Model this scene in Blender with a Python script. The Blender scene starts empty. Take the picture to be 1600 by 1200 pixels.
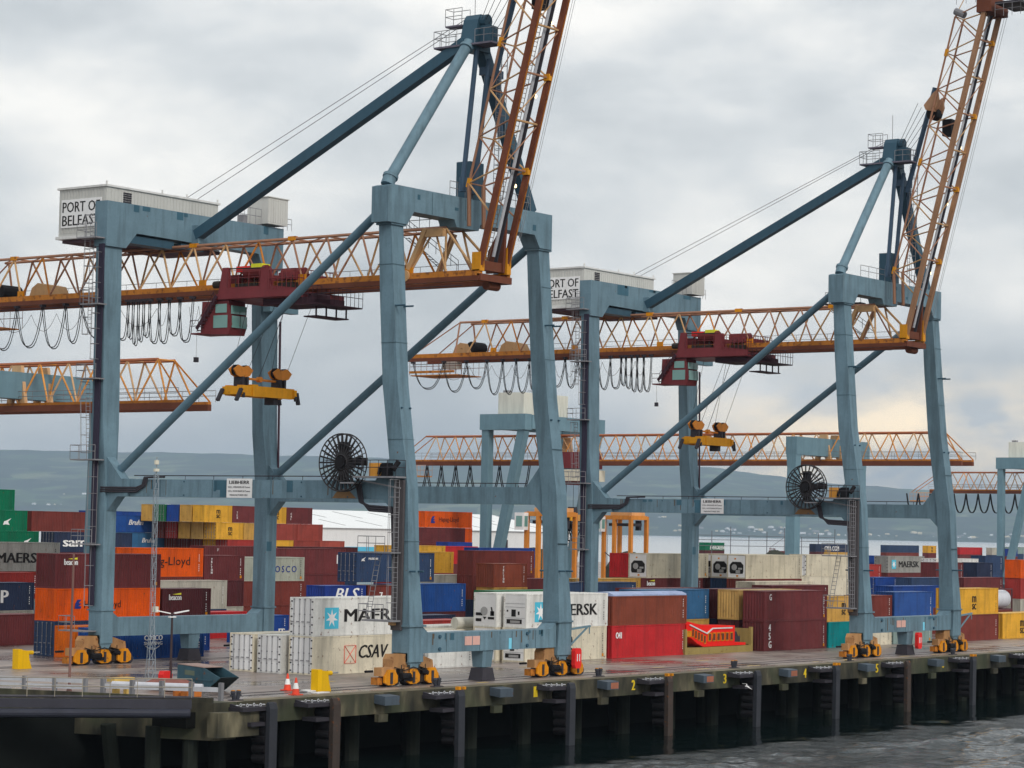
import bpy, math, random
from mathutils import Vector, Matrix
R=math.radians; random.seed(7)
S=bpy.context.scene; COL=S.collection
# ---------------- camera ----------------
cam=bpy.data.cameras.new('camera'); co=bpy.data.objects.new('camera',cam); COL.objects.link(co)
yaw,pit,rol=R(53.39758),R(3.41589),R(1.16187)
f=Vector((math.sin(yaw)*math.cos(pit),math.cos(yaw)*math.cos(pit),math.sin(pit)))
r=Vector((math.cos(yaw),-math.sin(yaw),0)); u=r.cross(f)
r2=r*math.cos(rol)+u*math.sin(rol); u2=-r*math.sin(rol)+u*math.cos(rol)
co.matrix_world=Matrix(((r2.x,u2.x,-f.x,0),(r2.y,u2.y,-f.y,-106.793),(r2.z,u2.z,-f.z,11.140),(0,0,0,1)))
cam.sensor_width=36; cam.lens=36*3839.08/1600; cam.clip_start=1; cam.clip_end=90000
S.camera=co
# ---------------- world ----------------
W=bpy.data.worlds.new('World'); S.world=W; W.use_nodes=True
nt=W.node_tree; N=nt.nodes; L=nt.links; N.clear()
def nd(t,**k):
    n=N.new(t)
    for a,b in k.items(): setattr(n,a,b)
    return n
out=nd('ShaderNodeOutputWorld'); bg=nd('ShaderNodeBackground'); bg.inputs[1].default_value=0.1
SUN_AZ=R(200); SUN_EL=R(34)      # compass style: from +Y towards +X
sky=nd('ShaderNodeTexSky',sky_type='NISHITA'); sky.sun_disc=False; sky.sun_elevation=SUN_EL; sky.sun_rotation=SUN_AZ; sky.air_density=1.5; sky.dust_density=3
tc=nd('ShaderNodeTexCoord')
mp=nd('ShaderNodeMapping'); mp.inputs['Scale'].default_value=(1,1,2.3); L.new(tc.outputs['Generated'],mp.inputs[0])
n1=nd('ShaderNodeTexNoise'); n1.inputs['Scale'].default_value=6.8; n1.inputs['Detail'].default_value=7; n1.inputs['Roughness'].default_value=.54; n1.inputs['Distortion'].default_value=.15
mp.inputs['Location'].default_value=(1.3,2.1,.7)
L.new(mp.outputs[0],n1.inputs['Vector'])
cr=nd('ShaderNodeValToRGB'); e=cr.color_ramp.elements
e[0].position=.36; e[0].color=(4.35,4.6,4.8,1); e[1].position=.66; e[1].color=(8.3,8.1,7.75,1)
m_=e.new(.5); m_.color=(5.85,6.0,6.08,1)
L.new(n1.outputs['Fac'],cr.inputs[0])
sx=nd('ShaderNodeSeparateXYZ'); L.new(tc.outputs['Generated'],sx.inputs[0])
# horizon band: slightly darker and bluer air low down, warm breaks towards the east
mr=nd('ShaderNodeMapRange'); mr.inputs[1].default_value=0.0; mr.inputs[2].default_value=.085; mr.inputs[3].default_value=.88; mr.inputs[4].default_value=0
L.new(sx.outputs['Z'],mr.inputs[0])
low=nd('ShaderNodeMix',data_type='RGBA'); low.inputs[7].default_value=(4.75,5.0,5.2,1)
L.new(mr.outputs[0],low.inputs[0]); L.new(cr.outputs[0],low.inputs[6])
dp=nd('ShaderNodeVectorMath',operation='DOT_PRODUCT'); a_=R(66); dp.inputs[1].default_value=(math.sin(a_)*.999,math.cos(a_)*.999,.03); L.new(tc.outputs['Generated'],dp.inputs[0])
g1=nd('ShaderNodeMapRange'); g1.inputs[1].default_value=.984; g1.inputs[2].default_value=.9975; L.new(dp.outputs['Value'],g1.inputs[0])
n2=nd('ShaderNodeTexNoise'); n2.inputs['Scale'].default_value=17; n2.inputs['Detail'].default_value=4; L.new(mp.outputs[0],n2.inputs['Vector'])
g2=nd('ShaderNodeMapRange'); g2.inputs[1].default_value=.42; g2.inputs[2].default_value=.62; L.new(n2.outputs['Fac'],g2.inputs[0])
gz=nd('ShaderNodeMapRange'); gz.inputs[1].default_value=.072; gz.inputs[2].default_value=.046; L.new(sx.outputs['Z'],gz.inputs[0])
gm=nd('ShaderNodeMath',operation='MULTIPLY'); L.new(g1.outputs[0],gm.inputs[0]); L.new(g2.outputs[0],gm.inputs[1])
gm2=nd('ShaderNodeMath',operation='MULTIPLY'); L.new(gm.outputs[0],gm2.inputs[0]); L.new(gz.outputs[0],gm2.inputs[1])
wm=nd('ShaderNodeMix',data_type='RGBA'); wm.inputs[7].default_value=(15,11.8,7.6,1)
L.new(gm2.outputs[0],wm.inputs[0]); L.new(low.outputs[2],wm.inputs[6])
mx=nd('ShaderNodeMix',data_type='RGBA'); mx.inputs[0].default_value=.93
L.new(sky.outputs[0],mx.inputs[6]); L.new(wm.outputs[2],mx.inputs[7])
L.new(mx.outputs[2],bg.inputs[0]); L.new(bg.outputs[0],out.inputs[0])
# ---------------- sun (behind thin cloud) ----------------
sd=bpy.data.lights.new('sun','SUN'); sd.energy=1.0; sd.angle=R(14); sd.color=(1,.95,.88)
so=bpy.data.objects.new('sun',sd); COL.objects.link(so)
dv=Vector((math.sin(SUN_AZ)*math.cos(SUN_EL),math.cos(SUN_AZ)*math.cos(SUN_EL),math.sin(SUN_EL)))
so.rotation_euler=dv.to_track_quat('Z','Y').to_euler(); so.location=(0,-200,200)
vs=S.view_settings; vs.view_transform='Standard'; vs.look='None'; vs.exposure=0.5; vs.gamma=1

# ---------------- materials ----------------
K=0.70
def lin(c): c/=255; return c/12.92 if c<=.04045 else ((c+.055)/1.055)**2.4
def rgb(t,k=K): return tuple(min(.86,lin(v)/k) for v in t)+(1,)
MATS={}
def paint(name,col,rough=.5,grime=.35,rust=0.0,streak=.3,metal=0.0,k=K,bump=0,scale=.5,spec=.16):
    if name in MATS: return MATS[name]
    m=bpy.data.materials.new(name); m.use_nodes=True; t=m.node_tree; n=t.nodes; l=t.links
    b=n['Principled BSDF']; b.inputs['Roughness'].default_value=rough; b.inputs['Metallic'].default_value=metal
    b.inputs['Specular IOR Level'].default_value=spec
    c=rgb(col,k); tcx=n.new('ShaderNodeTexCoord')
    def noise(sc,det,mapv=None):
        x=n.new('ShaderNodeTexNoise'); x.inputs['Scale'].default_value=sc; x.inputs['Detail'].default_value=det; x.inputs['Roughness'].default_value=.6
        if mapv:
            mm=n.new('ShaderNodeMapping'); mm.inputs['Scale'].default_value=mapv; l.new(tcx.outputs['Object'],mm.inputs[0]); l.new(mm.outputs[0],x.inputs['Vector'])
        else: l.new(tcx.outputs['Object'],x.inputs['Vector'])
        return x
    def rng(src,a,bb,c0,c1):
        x=n.new('ShaderNodeMapRange'); 
        for i,v in enumerate((a,bb,c0,c1)): x.inputs[i+1].default_value=v
        l.new(src,x.inputs[0]); return x.outputs[0]
    def mix(fac,a,bcol,mode='MIX'):
        x=n.new('ShaderNodeMix'); x.data_type='RGBA'; x.blend_type=mode
        if isinstance(fac,float): x.inputs[0].default_value=fac
        else: l.new(fac,x.inputs[0])
        for i,v in ((6,a),(7,bcol)):
            if isinstance(v,tuple): x.inputs[i].default_value=v
            else: l.new(v,x.inputs[i])
        return x.outputs[2]
    big=noise(scale,4); cur=mix(rng(big.outputs['Fac'],.3,.7,0,grime),c,tuple(v*.55 for v in c[:3])+(1,))
    fine=noise(5.5,3); cur=mix(rng(fine.outputs['Fac'],.35,.7,0,min(.3,grime*.6)),cur,tuple(v*.6 for v in c[:3])+(1,))
    if streak:
        st=noise(1.6,3,(1,1,.12)); cur=mix(rng(st.outputs['Fac'],.46,.68,0,streak),cur,tuple(v*.45+.01 for v in c[:3])+(1,))
    if rust:
        ru=noise(1.9,6); cur=mix(rng(ru.outputs['Fac'],.72-rust*.3,.76-rust*.2,0,.85),cur,(.17,.062,.025,1))
    oi=n.new('ShaderNodeObjectInfo'); hs=n.new('ShaderNodeHueSaturation'); l.new(rng(oi.outputs['Random'],0,1,.9,1.1),hs.inputs['Value']); l.new(cur,hs.inputs['Color'])
    l.new(hs.outputs[0],b.inputs['Base Color'])
    l.new(rng(big.outputs['Fac'],.3,.7,rough-.08,min(1,rough+.12)),b.inputs['Roughness'])
    if bump:
        bm=n.new('ShaderNodeBump'); bm.inputs['Strength'].default_value=bump; bm.inputs['Distance'].default_value=.02
        nn=noise(9,4); l.new(nn.outputs['Fac'],bm.inputs['Height']); l.new(bm.outputs[0],b.inputs['Normal'])
    MATS[name]=m; return m
P=paint
teal=P('crane paint teal',(98,123,136),.5,.5,.05,.65)
tealD=P('crane paint dark teal',(52,80,96),.4,.25)
teal2=P('yard crane teal',(96,124,136),.5,.3)
grey=P('galvanised steel',(120,120,124),.55,.3,.1)
dgrey=P('dark steel',(52,50,56),.6,.3)
black=P('black rubber',(24,23,26),.7,.2,streak=0)
orange=P('boom paint orange',(180,114,44),.6,.7,.62)
rusty=P('boom paint rusty',(104,60,44),.6,.5,.4)
sand=P('boom paint faded',(176,140,100),.6,.35,.25)
pinkish=P('boom paint weathered',(150,110,88),.6,.4,.3)
yellow=P('crane yellow',(208,132,22),.5,.6,.4,.5)
beige=P('bogie beige',(168,126,84),.65,.7,.45,.6)
midteal=P('brace paint teal',(84,110,124),.5,.4,.02,.3)
brownb=P('faded boom brown',(150,114,88),.6,.5,.3)
maroonT=P('trolley maroon',(108,46,50),.5,.4,.1)
cladding=P('house cladding',(178,178,174),.6,.15,streak=.15)
white=P('white paint',(222,222,218),.5,.12,streak=.12)
redp=P('red paint',(222,40,38),.4,.2,streak=.1)
ink=P('black lettering',(30,28,28),.6,0.05,streak=0)
inkblue=P('blue lettering',(30,50,120),.6,.05,streak=0)
inkgreen=P('teal emblem',(70,165,190),.5,.08,streak=0)
glassm=bpy.data.materials.new('cab glass'); glassm.use_nodes=True
_b=glassm.node_tree.nodes['Principled BSDF']; _b.inputs['Base Color'].default_value=(.16,.33,.30,1); _b.inputs['Roughness'].default_value=.08; _b.inputs['Specular IOR Level'].default_value=.8
CC=dict(white=(222,215,200),white2=(202,194,174),white3=(188,180,160),rust=(122,62,46),red=(172,38,42),red2=(150,52,48),maroon=(98,46,48),maroon2=(80,38,42),
 steel=(48,92,130),ochre=(182,142,72),ochre2=(180,146,86),yellow=(198,150,50),teal=(0,124,128),brown=(108,50,44),brick=(138,62,54),brick2=(150,72,62),blue=(26,66,128),blue2=(42,76,136),blue3=(28,62,130),
 bls=(34,58,132),navy=(44,62,92),navy2=(38,48,72),orange=(206,82,14),orange2=(222,98,18),green=(0,98,68),green2=(30,100,62),grey=(140,140,136),greyc=(160,158,148),paleg=(158,162,150),palegreen=(120,138,134))
CM={}; RM={}
for k_,v_ in CC.items():
    wh=k_.startswith('white')
    CM[k_]=P('container '+k_,v_,.6,.5,.34 if wh else .26,.55,bump=.0)
    RM[k_]=P('roof '+k_,tuple(int(a*.62+.38*200) for a in v_),.42,.4,.15,0)  # roof colour lightened for faded paint and for painted-in sky reflection

# ---------------- mesh builder ----------------
class MB:
    def __init__(s,o=(0,0,0)): s.v=[]; s.f=[]; s.o=Vector(o)
    def add(s,vs,fs):
        b=len(s.v); s.v+= [Vector(q)+s.o for q in vs]; s.f+=[tuple(i+b for i in q) for q in fs]; return s
    def box(s,x0,x1,y0,y1,z0,z1):
        return s.add([(x0,y0,z0),(x1,y0,z0),(x1,y1,z0),(x0,y1,z0),(x0,y0,z1),(x1,y0,z1),(x1,y1,z1),(x0,y1,z1)],[(0,3,2,1),(4,5,6,7),(0,1,5,4),(1,2,6,5),(2,3,7,6),(3,0,4,7)])
    def beam(s,p,q,w,h,up=(0,0,1),w2=None,h2=None):
        p=Vector(p);q=Vector(q);d=(q-p).normalized();a=d.cross(Vector(up))
        if a.length<1e-4: a=d.cross(Vector((0,1,0)))
        a.normalize(); b=a.cross(d); w2=w2 or w; h2=h2 or h; V=[]
        for c,ww,hh in((p,w,h),(q,w2,h2)):
            for i,j in((-1,-1),(1,-1),(1,1),(-1,1)): V.append(c+a*(i*ww/2)+b*(j*hh/2))
        return s.add(V,[(0,1,2,3),(7,6,5,4),(0,4,5,1),(1,5,6,2),(2,6,7,3),(3,7,4,0)])
    def tube(s,p,q,rad,n=6,r2=None,cap=True):
        p=Vector(p);q=Vector(q);d=(q-p).normalized();a=d.orthogonal().normalized();b=d.cross(a); r2=rad if r2 is None else r2; V=[]
        for c,rr in((p,rad),(q,r2)):
            for i in range(n): t=2*math.pi*(i+.5)/n; V.append(c+a*(rr*math.cos(t))+b*(rr*math.sin(t)))
        F=[(i,(i+1)%n,n+(i+1)%n,n+i) for i in range(n)]
        if cap: F+=[tuple(range(n))[::-1],tuple(range(n,2*n))]
        return s.add(V,F)
    def path(s,pts,rad,n=5):
        for i in range(len(pts)-1): s.tube(pts[i],pts[i+1],rad,n)
        return s
    def prism(s,poly,ax,a0,a1):
        n=len(poly); V=[]
        for a in(a0,a1):
            for p in poly: V.append({'x':(a,p[0],p[1]),'y':(p[0],a,p[1]),'z':(p[0],p[1],a)}[ax])
        return s.add(V,[tuple(range(n)),tuple(range(2*n-1,n-1,-1))]+[(i,n+i,n+(i+1)%n,(i+1)%n) for i in range(n)])
    def loft(s,secs):   # (x0,x1,y0,y1,z)
        V=[];F=[]
        for x0,x1,y0,y1,z in secs: V+=[(x0,y0,z),(x1,y0,z),(x1,y1,z),(x0,y1,z)]
        for k in range(len(secs)-1):
            for i in range(4): a=4*k+i;b=4*k+(i+1)%4; F.append((a,b,b+4,a+4))
        F+=[(3,2,1,0),tuple(4*(len(secs)-1)+i for i in range(4))]
        return s.add(V,F)
    def ring(s,c,ax,R0,rad,n=36,m=5):
        c=Vector(c); a,b={'x':(Vector((0,1,0)),Vector((0,0,1))),'y':(Vector((1,0,0)),Vector((0,0,1))),'z':(Vector((1,0,0)),Vector((0,1,0)))}[ax]; w=a.cross(b); V=[];F=[]
        for i in range(n):
            t=2*math.pi*i/n; d=a*math.cos(t)+b*math.sin(t)
            for j in range(m): q=2*math.pi*j/m; V.append(c+d*(R0+rad*math.cos(q))+w*(rad*math.sin(q)))
        for i in range(n):
            for j in range(m): F.append((i*m+j,i*m+(j+1)%m,((i+1)%n)*m+(j+1)%m,((i+1)%n)*m+j))
        return s.add(V,F)
    def rail(s,pts,h=1.1,step=1.5,rad=.028):
        for i in range(len(pts)-1):
            p=Vector(pts[i]);q=Vector(pts[i+1]);k=max(1,round((q-p).length/step))
            for z in(h,h*.55): s.tube(p+Vector((0,0,z)),q+Vector((0,0,z)),rad,4,cap=False)
            for j in range(k+1): c=p.lerp(q,j/k); s.tube(c,c+Vector((0,0,h)),rad,4,cap=False)
        return s
    def ladder(s,p,q,w=(.45,0,0),cage=0,rad=.03,out_=(-1,0,0)):
        p=Vector(p);q=Vector(q);w=Vector(w); s.tube(p,q,rad,4); s.tube(p+w,q+w,rad,4); n=int((q-p).length/.35)
        for i in range(n): c=p.lerp(q,(i+.5)/n); s.tube(c,c+w,rad*.8,4,cap=False)
        if cage:
            o=Vector(out_)*.75; n=max(2,int((q-p).length/1.2))
            for i in range(n+1):
                c=p.lerp(q,i/n); a=[c,c+o*.7-w*.2,c+o+w*.5,c+o*.7+w*1.2,c+w]; s.path(a,rad*.8,4)
            for k in((o*.7-w*.2),(o+w*.5),(o*.7+w*1.2)): s.tube(p+k,q+k,rad*.7,4,cap=False)
        return s
    def build(s,name,mat,parent=None,smooth=False,label=None):
        me=bpy.data.meshes.new(name); off=worldloc(parent)
        me.from_pydata([v-off for v in s.v],[],s.f); me.materials.append(mat); me.update()
        if smooth:
            for p in me.polygons: p.use_smooth=True
            try: me.set_sharp_from_angle(angle=R(40))
            except Exception: pass
        o=bpy.data.objects.new(name,me); COL.objects.link(o)
        if parent: o.parent=parent
        if label: o['label']=label
        return o
def worldloc(o):
    v=Vector((0,0,0))
    while o: v+=o.location; o=o.parent
    return v
def thing(name,label,cat,loc,group=None):
    o=bpy.data.objects.new(name,None); o.empty_display_size=.5; COL.objects.link(o); o.location=loc
    o['label']=label; o['category']=cat
    if group: o['group']=group
    return o
def tag(o,label,cat,group=None):
    o['label']=label; o['category']=cat
    if group: o['group']=group
    return o
def struct(mb,name,mat,kind='structure'):
    o=mb.build(name,mat); o['kind']=kind; return o
# text as a thin solid mesh; face '-Y' reads along +X, '-X' reads along -Y
TC={}
def text(parent,body,pos,h,mat,face='-Y',style='b',wid=None,name='lettering',vert=False):
    key=(body,style)
    if key not in TC:
        c=bpy.data.curves.new('t','FONT'); c.body=body; c.extrude=.004; c.resolution_u=2
        c.offset=0; c.shear=.28 if style=='i' else 0
        if style=='s': c.space_character=1.35
        if vert: c.body='\n'.join(body); c.space_line=.85
        o=bpy.data.objects.new('t',c); me=bpy.data.meshes.new_from_object(o); bpy.data.objects.remove(o); TC[key]=[v.co.copy() for v in me.vertices],[tuple(p.vertices) for p in me.polygons]
    vs,fs=TC[key]; x0=min(v.x for v in vs);x1=max(v.x for v in vs);y0=min(v.y for v in vs);y1=max(v.y for v in vs)
    sy=h/(y1-y0); sx_=(wid/(x1-x0)) if wid else sy*(.82 if style=='c' else 1)
    mb=MB(worldloc(parent)); px,py,pz=pos
    nb={'b':4,'i':3,'s':2,'c':2}.get(style,2 if style[0]=='v' else 1); st_=.038*h
    for k in range(nb):     # heavy letters: shifted layers, each a hair proud of the last
        P_=[]
        for v in vs:
            a=(v.x-x0)*sx_+k*st_; b=(v.y-y0)*sy; d=v.z+k*.0012
            P_.append((px+a,py-d,pz+b) if face=='-Y' else (px-d,py-a,pz+b))
        mb.add(P_,fs)
    return mb.build(name,mat,parent)

# ---------------- containers ----------------
WD=2.44
MC={}
def cached(key,fn):
    if key not in MC: MC[key]=fn()
    return MC[key]
def mesh(name,mb):
    me=bpy.data.meshes.new(name); me.from_pydata([tuple(v) for v in mb.v],[],mb.f); me.materials.append(None); me.update(); return me
def put(name,me,mat,parent,loc=(0,0,0)):
    o=bpy.data.objects.new(name,me); COL.objects.link(o); o.parent=parent; o.location=loc
    o.material_slots[0].link='OBJECT'; o.material_slots[0].material=mat; return o
def corr(mb,length,h,z0,fn,pitch=.278,dep=.05):
    n=max(2,int(length/pitch)); p=length/n; xs=[]
    for i in range(n): xs+=[(i*p,0),(i*p+p*.26,0),(i*p+p*.5,dep),(i*p+p*.76,dep)]
    xs.append((length,0)); b=[]
    for a,d in xs: b+=[fn(a,d,z0),fn(a,d,h)]
    mb.add(b,[(2*i,2*i+2,2*i+3,2*i+1) for i in range(len(xs)-1)])
def wall_mesh(Ln,h,flat):
    m=MB()
    if flat:
        m.box(.03,Ln-.03,.03,WD-.03,.12,h-.06)
        for i in range(1,int(Ln/1.2)): m.box(i*1.2-.01,i*1.2+.01,.022,.03,.2,h-.12)
    else:
        dep=.05
        corr(m,Ln-.2,h-.1,.14,lambda a,d,z:(.1+a,.025+d,z)); corr(m,Ln-.2,h-.1,.14,lambda a,d,z:(.1+a,WD-.025-d,z))
        corr(m,WD-.2,h-.1,.14,lambda a,d,z:(Ln-.03-d,.1+a,z)); m.box(.1,Ln-.1,.08,WD-.08,.1,.16)
    return mesh('wall_panel',m)
def roof_mesh(Ln,h):
    m=MB(); n=int(Ln/.35); 
    m.box(.09,Ln-.09,.09,WD-.09,h-.07,h-.035)
    for i in range(n): x=.15+i*(Ln-.3)/n; m.box(x,x+.16,.12,WD-.12,h-.035,h-.018)
    return mesh('roof',m)
def frame_mesh(Ln,h):
    m=MB(); a=.14
    for x in(0,Ln-a):
        for y in(0,WD-a): m.box(x,x+a,y,y+a,.12,h-.12)
    for x in(-.004,Ln-.176):
        for y in(-.004,WD-.16):
            for z in(0,h-.12): m.box(x,x+.18,y,y+.164,z,z+.12)
    for y in(0,WD-.08):
        m.box(.18,Ln-.18,y,y+.08,.0+.01,.15); m.box(.18,Ln-.18,y,y+.08,h-.11,h-.005)
    for x in(0,Ln-.08):
        m.box(x,x+.08,.17,WD-.17,.01,.15); m.box(x,x+.08,.17,WD-.17,h-.11,h-.005)
    return mesh('frame',m)
def endwall_mesh(h):
    m=MB(); corr(m,WD-.26,h-.1,.14,lambda a,d,z:(.03+d,.13+a,z)); return mesh('end_wall',m)
def door_mesh(h):
    m=MB(); w=(WD-.30)/2; m.box(.02,.07,0,w,.15,h-.11)
    for z in (.5,1.0,1.5,2.0): m.box(.012,.02,.06,w-.06,z,z+.3)
    return mesh('door',m)
def rod_mesh(h):
    m=MB()
    for y in(.22,.78):
        m.tube((-.03,y,.1),(-.03,y,h-.08),.024,5); m.box(-.05,.0,y-.06,y+.06,.12,.2); m.box(-.05,.0,y-.06,y+.06,h-.2,h-.12); m.box(-.06,-.02,y-.02,y+.3,1.05,1.11)
        for z in (.7,1.6): m.box(-.05,.0,y-.05,y+.05,z,z+.08)
    return mesh('lock_rod',m)
def hinge_mesh(h):
    m=MB()
    for i in range(5): z=.3+i*(h-.6)/4; m.box(-.012,.03,-.04,.12,z-.05,z+.05)
    return mesh('hinge',m)
def star(parent,x,z,s,mat1,mat2):
    m=MB(worldloc(parent)); m.box(x,x+s,.004,.016,z,z+s); o=m.build('emblem',mat1,parent)
    m=MB(worldloc(parent)); c=(x+s/2,z+s/2); pts=[]
    for i in range(14): t=math.pi/2+i*math.pi/7; rr=s*(.44 if i%2==0 else .17); pts.append((c[0]+rr*math.cos(t),c[1]+rr*math.sin(t)))
    m.prism(pts,'y',-.006,.003); m.build('star',mat2,o)
def logo(c,t,ink_,h):
    k=t[0]
    if k=='star': star(c,t[1],t[2],t[3],inkgreen,white)
    elif k=='msc':
        x,z,s=t[1],t[2],t[3]; text(c,'m',(x,.01,z+s*.52),s*.44,ink,style='b',wid=s*.62,name='emblem'); text(c,'sc',(x,.01,z),s*.42,ink,style='b',wid=s*.62,name='emblem')
    elif k=='box':
        x,z,s=t[1:4]; w=worldloc(c); m=MB(w)
        for p,q in(((x,z),(x+s,z)),((x,z+s),(x+s,z+s)),((x,z),(x,z+s)),((x+s,z),(x+s,z+s)),((x,z),(x+s,z+s)),((x,z+s),(x+s,z))): m.beam((p[0],.008,p[1]),(q[0],.008,q[1]),.012,.09,up=(0,1,.001) if False else (0,1,0))
        m.build('emblem',P('emblem red',(214,96,84),.6,.1,streak=0),c)
    elif k=='swan':
        x,z,s=t[1:4]; m=MB(worldloc(c))
        m.prism([(x,z),(x+s*.9,z),(x+s,z+s*.25),(x+s*.55,z+s*.3),(x+s,z+s*.55),(x+s*.6,z+s*.62),(x+s*.95,z+s),(x+s*.4,z+s),(x+s*.08,z+s*.6)],'y',0,.014); m.build('emblem',inkblue,c)
    elif k=='bird':
        x,z,s=t[1:4]; m=MB(worldloc(c)); m.prism([(x,z),(x+s*.5,z+s*.1),(x+s*1.2,z),(x+s*.9,z+s*.45),(x+s*1.5,z+s*.95),(x+s*.6,z+s*.6),(x+s*.2,z+s*.5)],'y',0,.014); m.build('emblem',white,c)
    elif k=='arc':
        x,z,s=t[1:4]; m=MB(worldloc(c)); m.path([(x+s*i/8,.008,z+.28*(1-math.sin(math.pi*i/8))) for i in range(9)],.035,4); m.build('emblem',white,c)
    elif k=='beacon':
        x,z,s=t[1:4]; text(c,'beacon',(x,.008,z),s,white,style='b',wid=1.5); m=MB(worldloc(c)); m.prism([(x+.4,z+s*1.0),(x+1.5,z+s*1.25),(x+1.5,z+s*.9)],'y',.0,.012); m.build('emblem',P('yellow sticker',(225,200,60),.5,.1,streak=0),c)
    else:
        st=t[4]; col=ink_
        if k=='COSCO' and st=='s': col=inkblue
        if st=='v':
            tt=k; s=t[3]; n=len(tt)
            key=tt
            o=None
            for i,chh in enumerate(tt):
                pass
            text(c,tt,(t[1],.006,t[2]),min(h-t[2]-.3,s*1.25*n),col,style='v'+tt,vert=True,wid=s*.8)
        else: text(c,k,(t[1],.006,t[2]),t[3],col,style=st,wid=t[5] if len(t)>5 else None)
DARKINK=('white','white2','white3','grey','orange','yellow','ochre','paleg')
def container(x,y,z,Ln,h,col,end,label,txt,group='shipping containers stacked in the terminal',detail=True):
    c=thing('shipping_container',label,'container',(x,y,z),group)
    flat=col.startswith('white') or end=='flat'; mt=CM[col]
    put('frame',cached(('f',Ln,h),lambda:frame_mesh(Ln,h)),mt,c)
    put('wall_panel',cached(('w',Ln,h,flat),lambda:wall_mesh(Ln,h,flat)),mt,c)
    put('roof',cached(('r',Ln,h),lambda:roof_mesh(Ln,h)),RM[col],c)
    if end in('doors','flat') :
        for i in range(2):
            d=put('door',cached(('d',h),lambda:door_mesh(h)),white if col.startswith('white') else mt,c,(0,.145+i*(WD-.29)/2,0))
            if y<200:
                put('lock_rod',cached(('l',h),lambda:rod_mesh(h)),grey,d); hg=put('hinge',cached(('h',h),lambda:hinge_mesh(h)),dgrey,d,(0,0 if i==0 else (WD-.30)/2-.08,0))
    elif end=='front': put('end_wall',cached(('e',h),lambda:endwall_mesh(h)),mt,c)
    else:
        w=Vector((x,y,z)); m=MB(w); m.box(.02,.06,.15,WD-.15,.15,h-.11)
        u_=m.build('cooling_unit',white,c)
        if end=='unit':
            m=MB(w); m.prism([(.45,.55),(WD-.45,.55),(WD-.35,.75),(WD-.35,1.5),(WD-.7,1.85),(.7,1.85),(.35,1.5),(.35,.75)],'x',-.0,.018); m.build('grille',ink,u_)
            m=MB(w); m.tube((-.03,1.5,1.25),(.0,1.5,1.25),.33,16); m.box(-.02,0,.5,1.0,1.0,1.2); m.box(-.02,-.003,.75,1.3,.6,.95); m.build('fan',P('unit steel',(150,150,150),.4),u_)
            m=MB(w); m.box(-.0,.018,1.0,1.25,.22,.4); m.box(0,.018,1.3,1.5,2.1,2.25); m.build('sticker',yellow,u_)
        elif end=='reefer_a':
            m=MB(w); m.box(0,.018,1.5,2.2,.95,1.2); m.box(0,.018,.25,.65,.95,1.35);m.box(0,.018,1.6,2.2,.45,.7);m.box(0,.018,.25,.9,.65,.85); m.prism([(.3,1.0),(.45,1.0),(.62,1.7),(.5,1.7)],'x',0,.018); m.prism([(1.05,.85),(1.45,.85),(1.25,.62)],'x',0,.018); m.build('grille',ink,u_)
            m=MB(w); m.tube((-.04,1.3,1.35),(.0,1.3,1.35),.36,18); m.build('fan',P('unit steel',(150,150,150),.4),u_)
        else:
            m=MB(w); m.box(0,.018,1.15,1.6,.95,1.55); m.box(0,.018,.75,.92,1.1,1.4); m.box(0,.018,1.95,2.1,1.35,1.5); m.box(0,.018,.5,2.1,.35,.72); m.build('grille',ink,u_)
            m=MB(w); m.box(-.03,.0,.7,1.7,.4,.62); m.build('compressor',P('unit steel',(150,150,150),.4),u_)
            m=MB(w); m.box(.0,.018,.2,WD-.2,1.75,1.77); m.box(.0,.018,.2,WD-.2,2.05,2.07);m.box(.0,.018,.2,WD-.2,.82,.84); m.build('seam',grey,u_)
    ink_=ink if col in DARKINK else white
    for t in txt: logo(c,t,ink_,h)
    # small maker's plate and code marks every box carries near its right end
    if y<120 and detail and h>2:
        m=MB((x,y,z))
        for i in range(9):
            if i!=4: m.box(Ln-.62,Ln-.54,.008,.018,.55+i*.2,.66+i*.2)
        m.build('code_mark',ink_ if not col.startswith('orange') else white,c)
        if sum(map(ord,label))%3==0:
            m=MB((x,y,z)); m.box(Ln-.66,Ln-.4,.006,.018,.22,.5); m.build('sticker',yellow,c)
    return c
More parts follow.
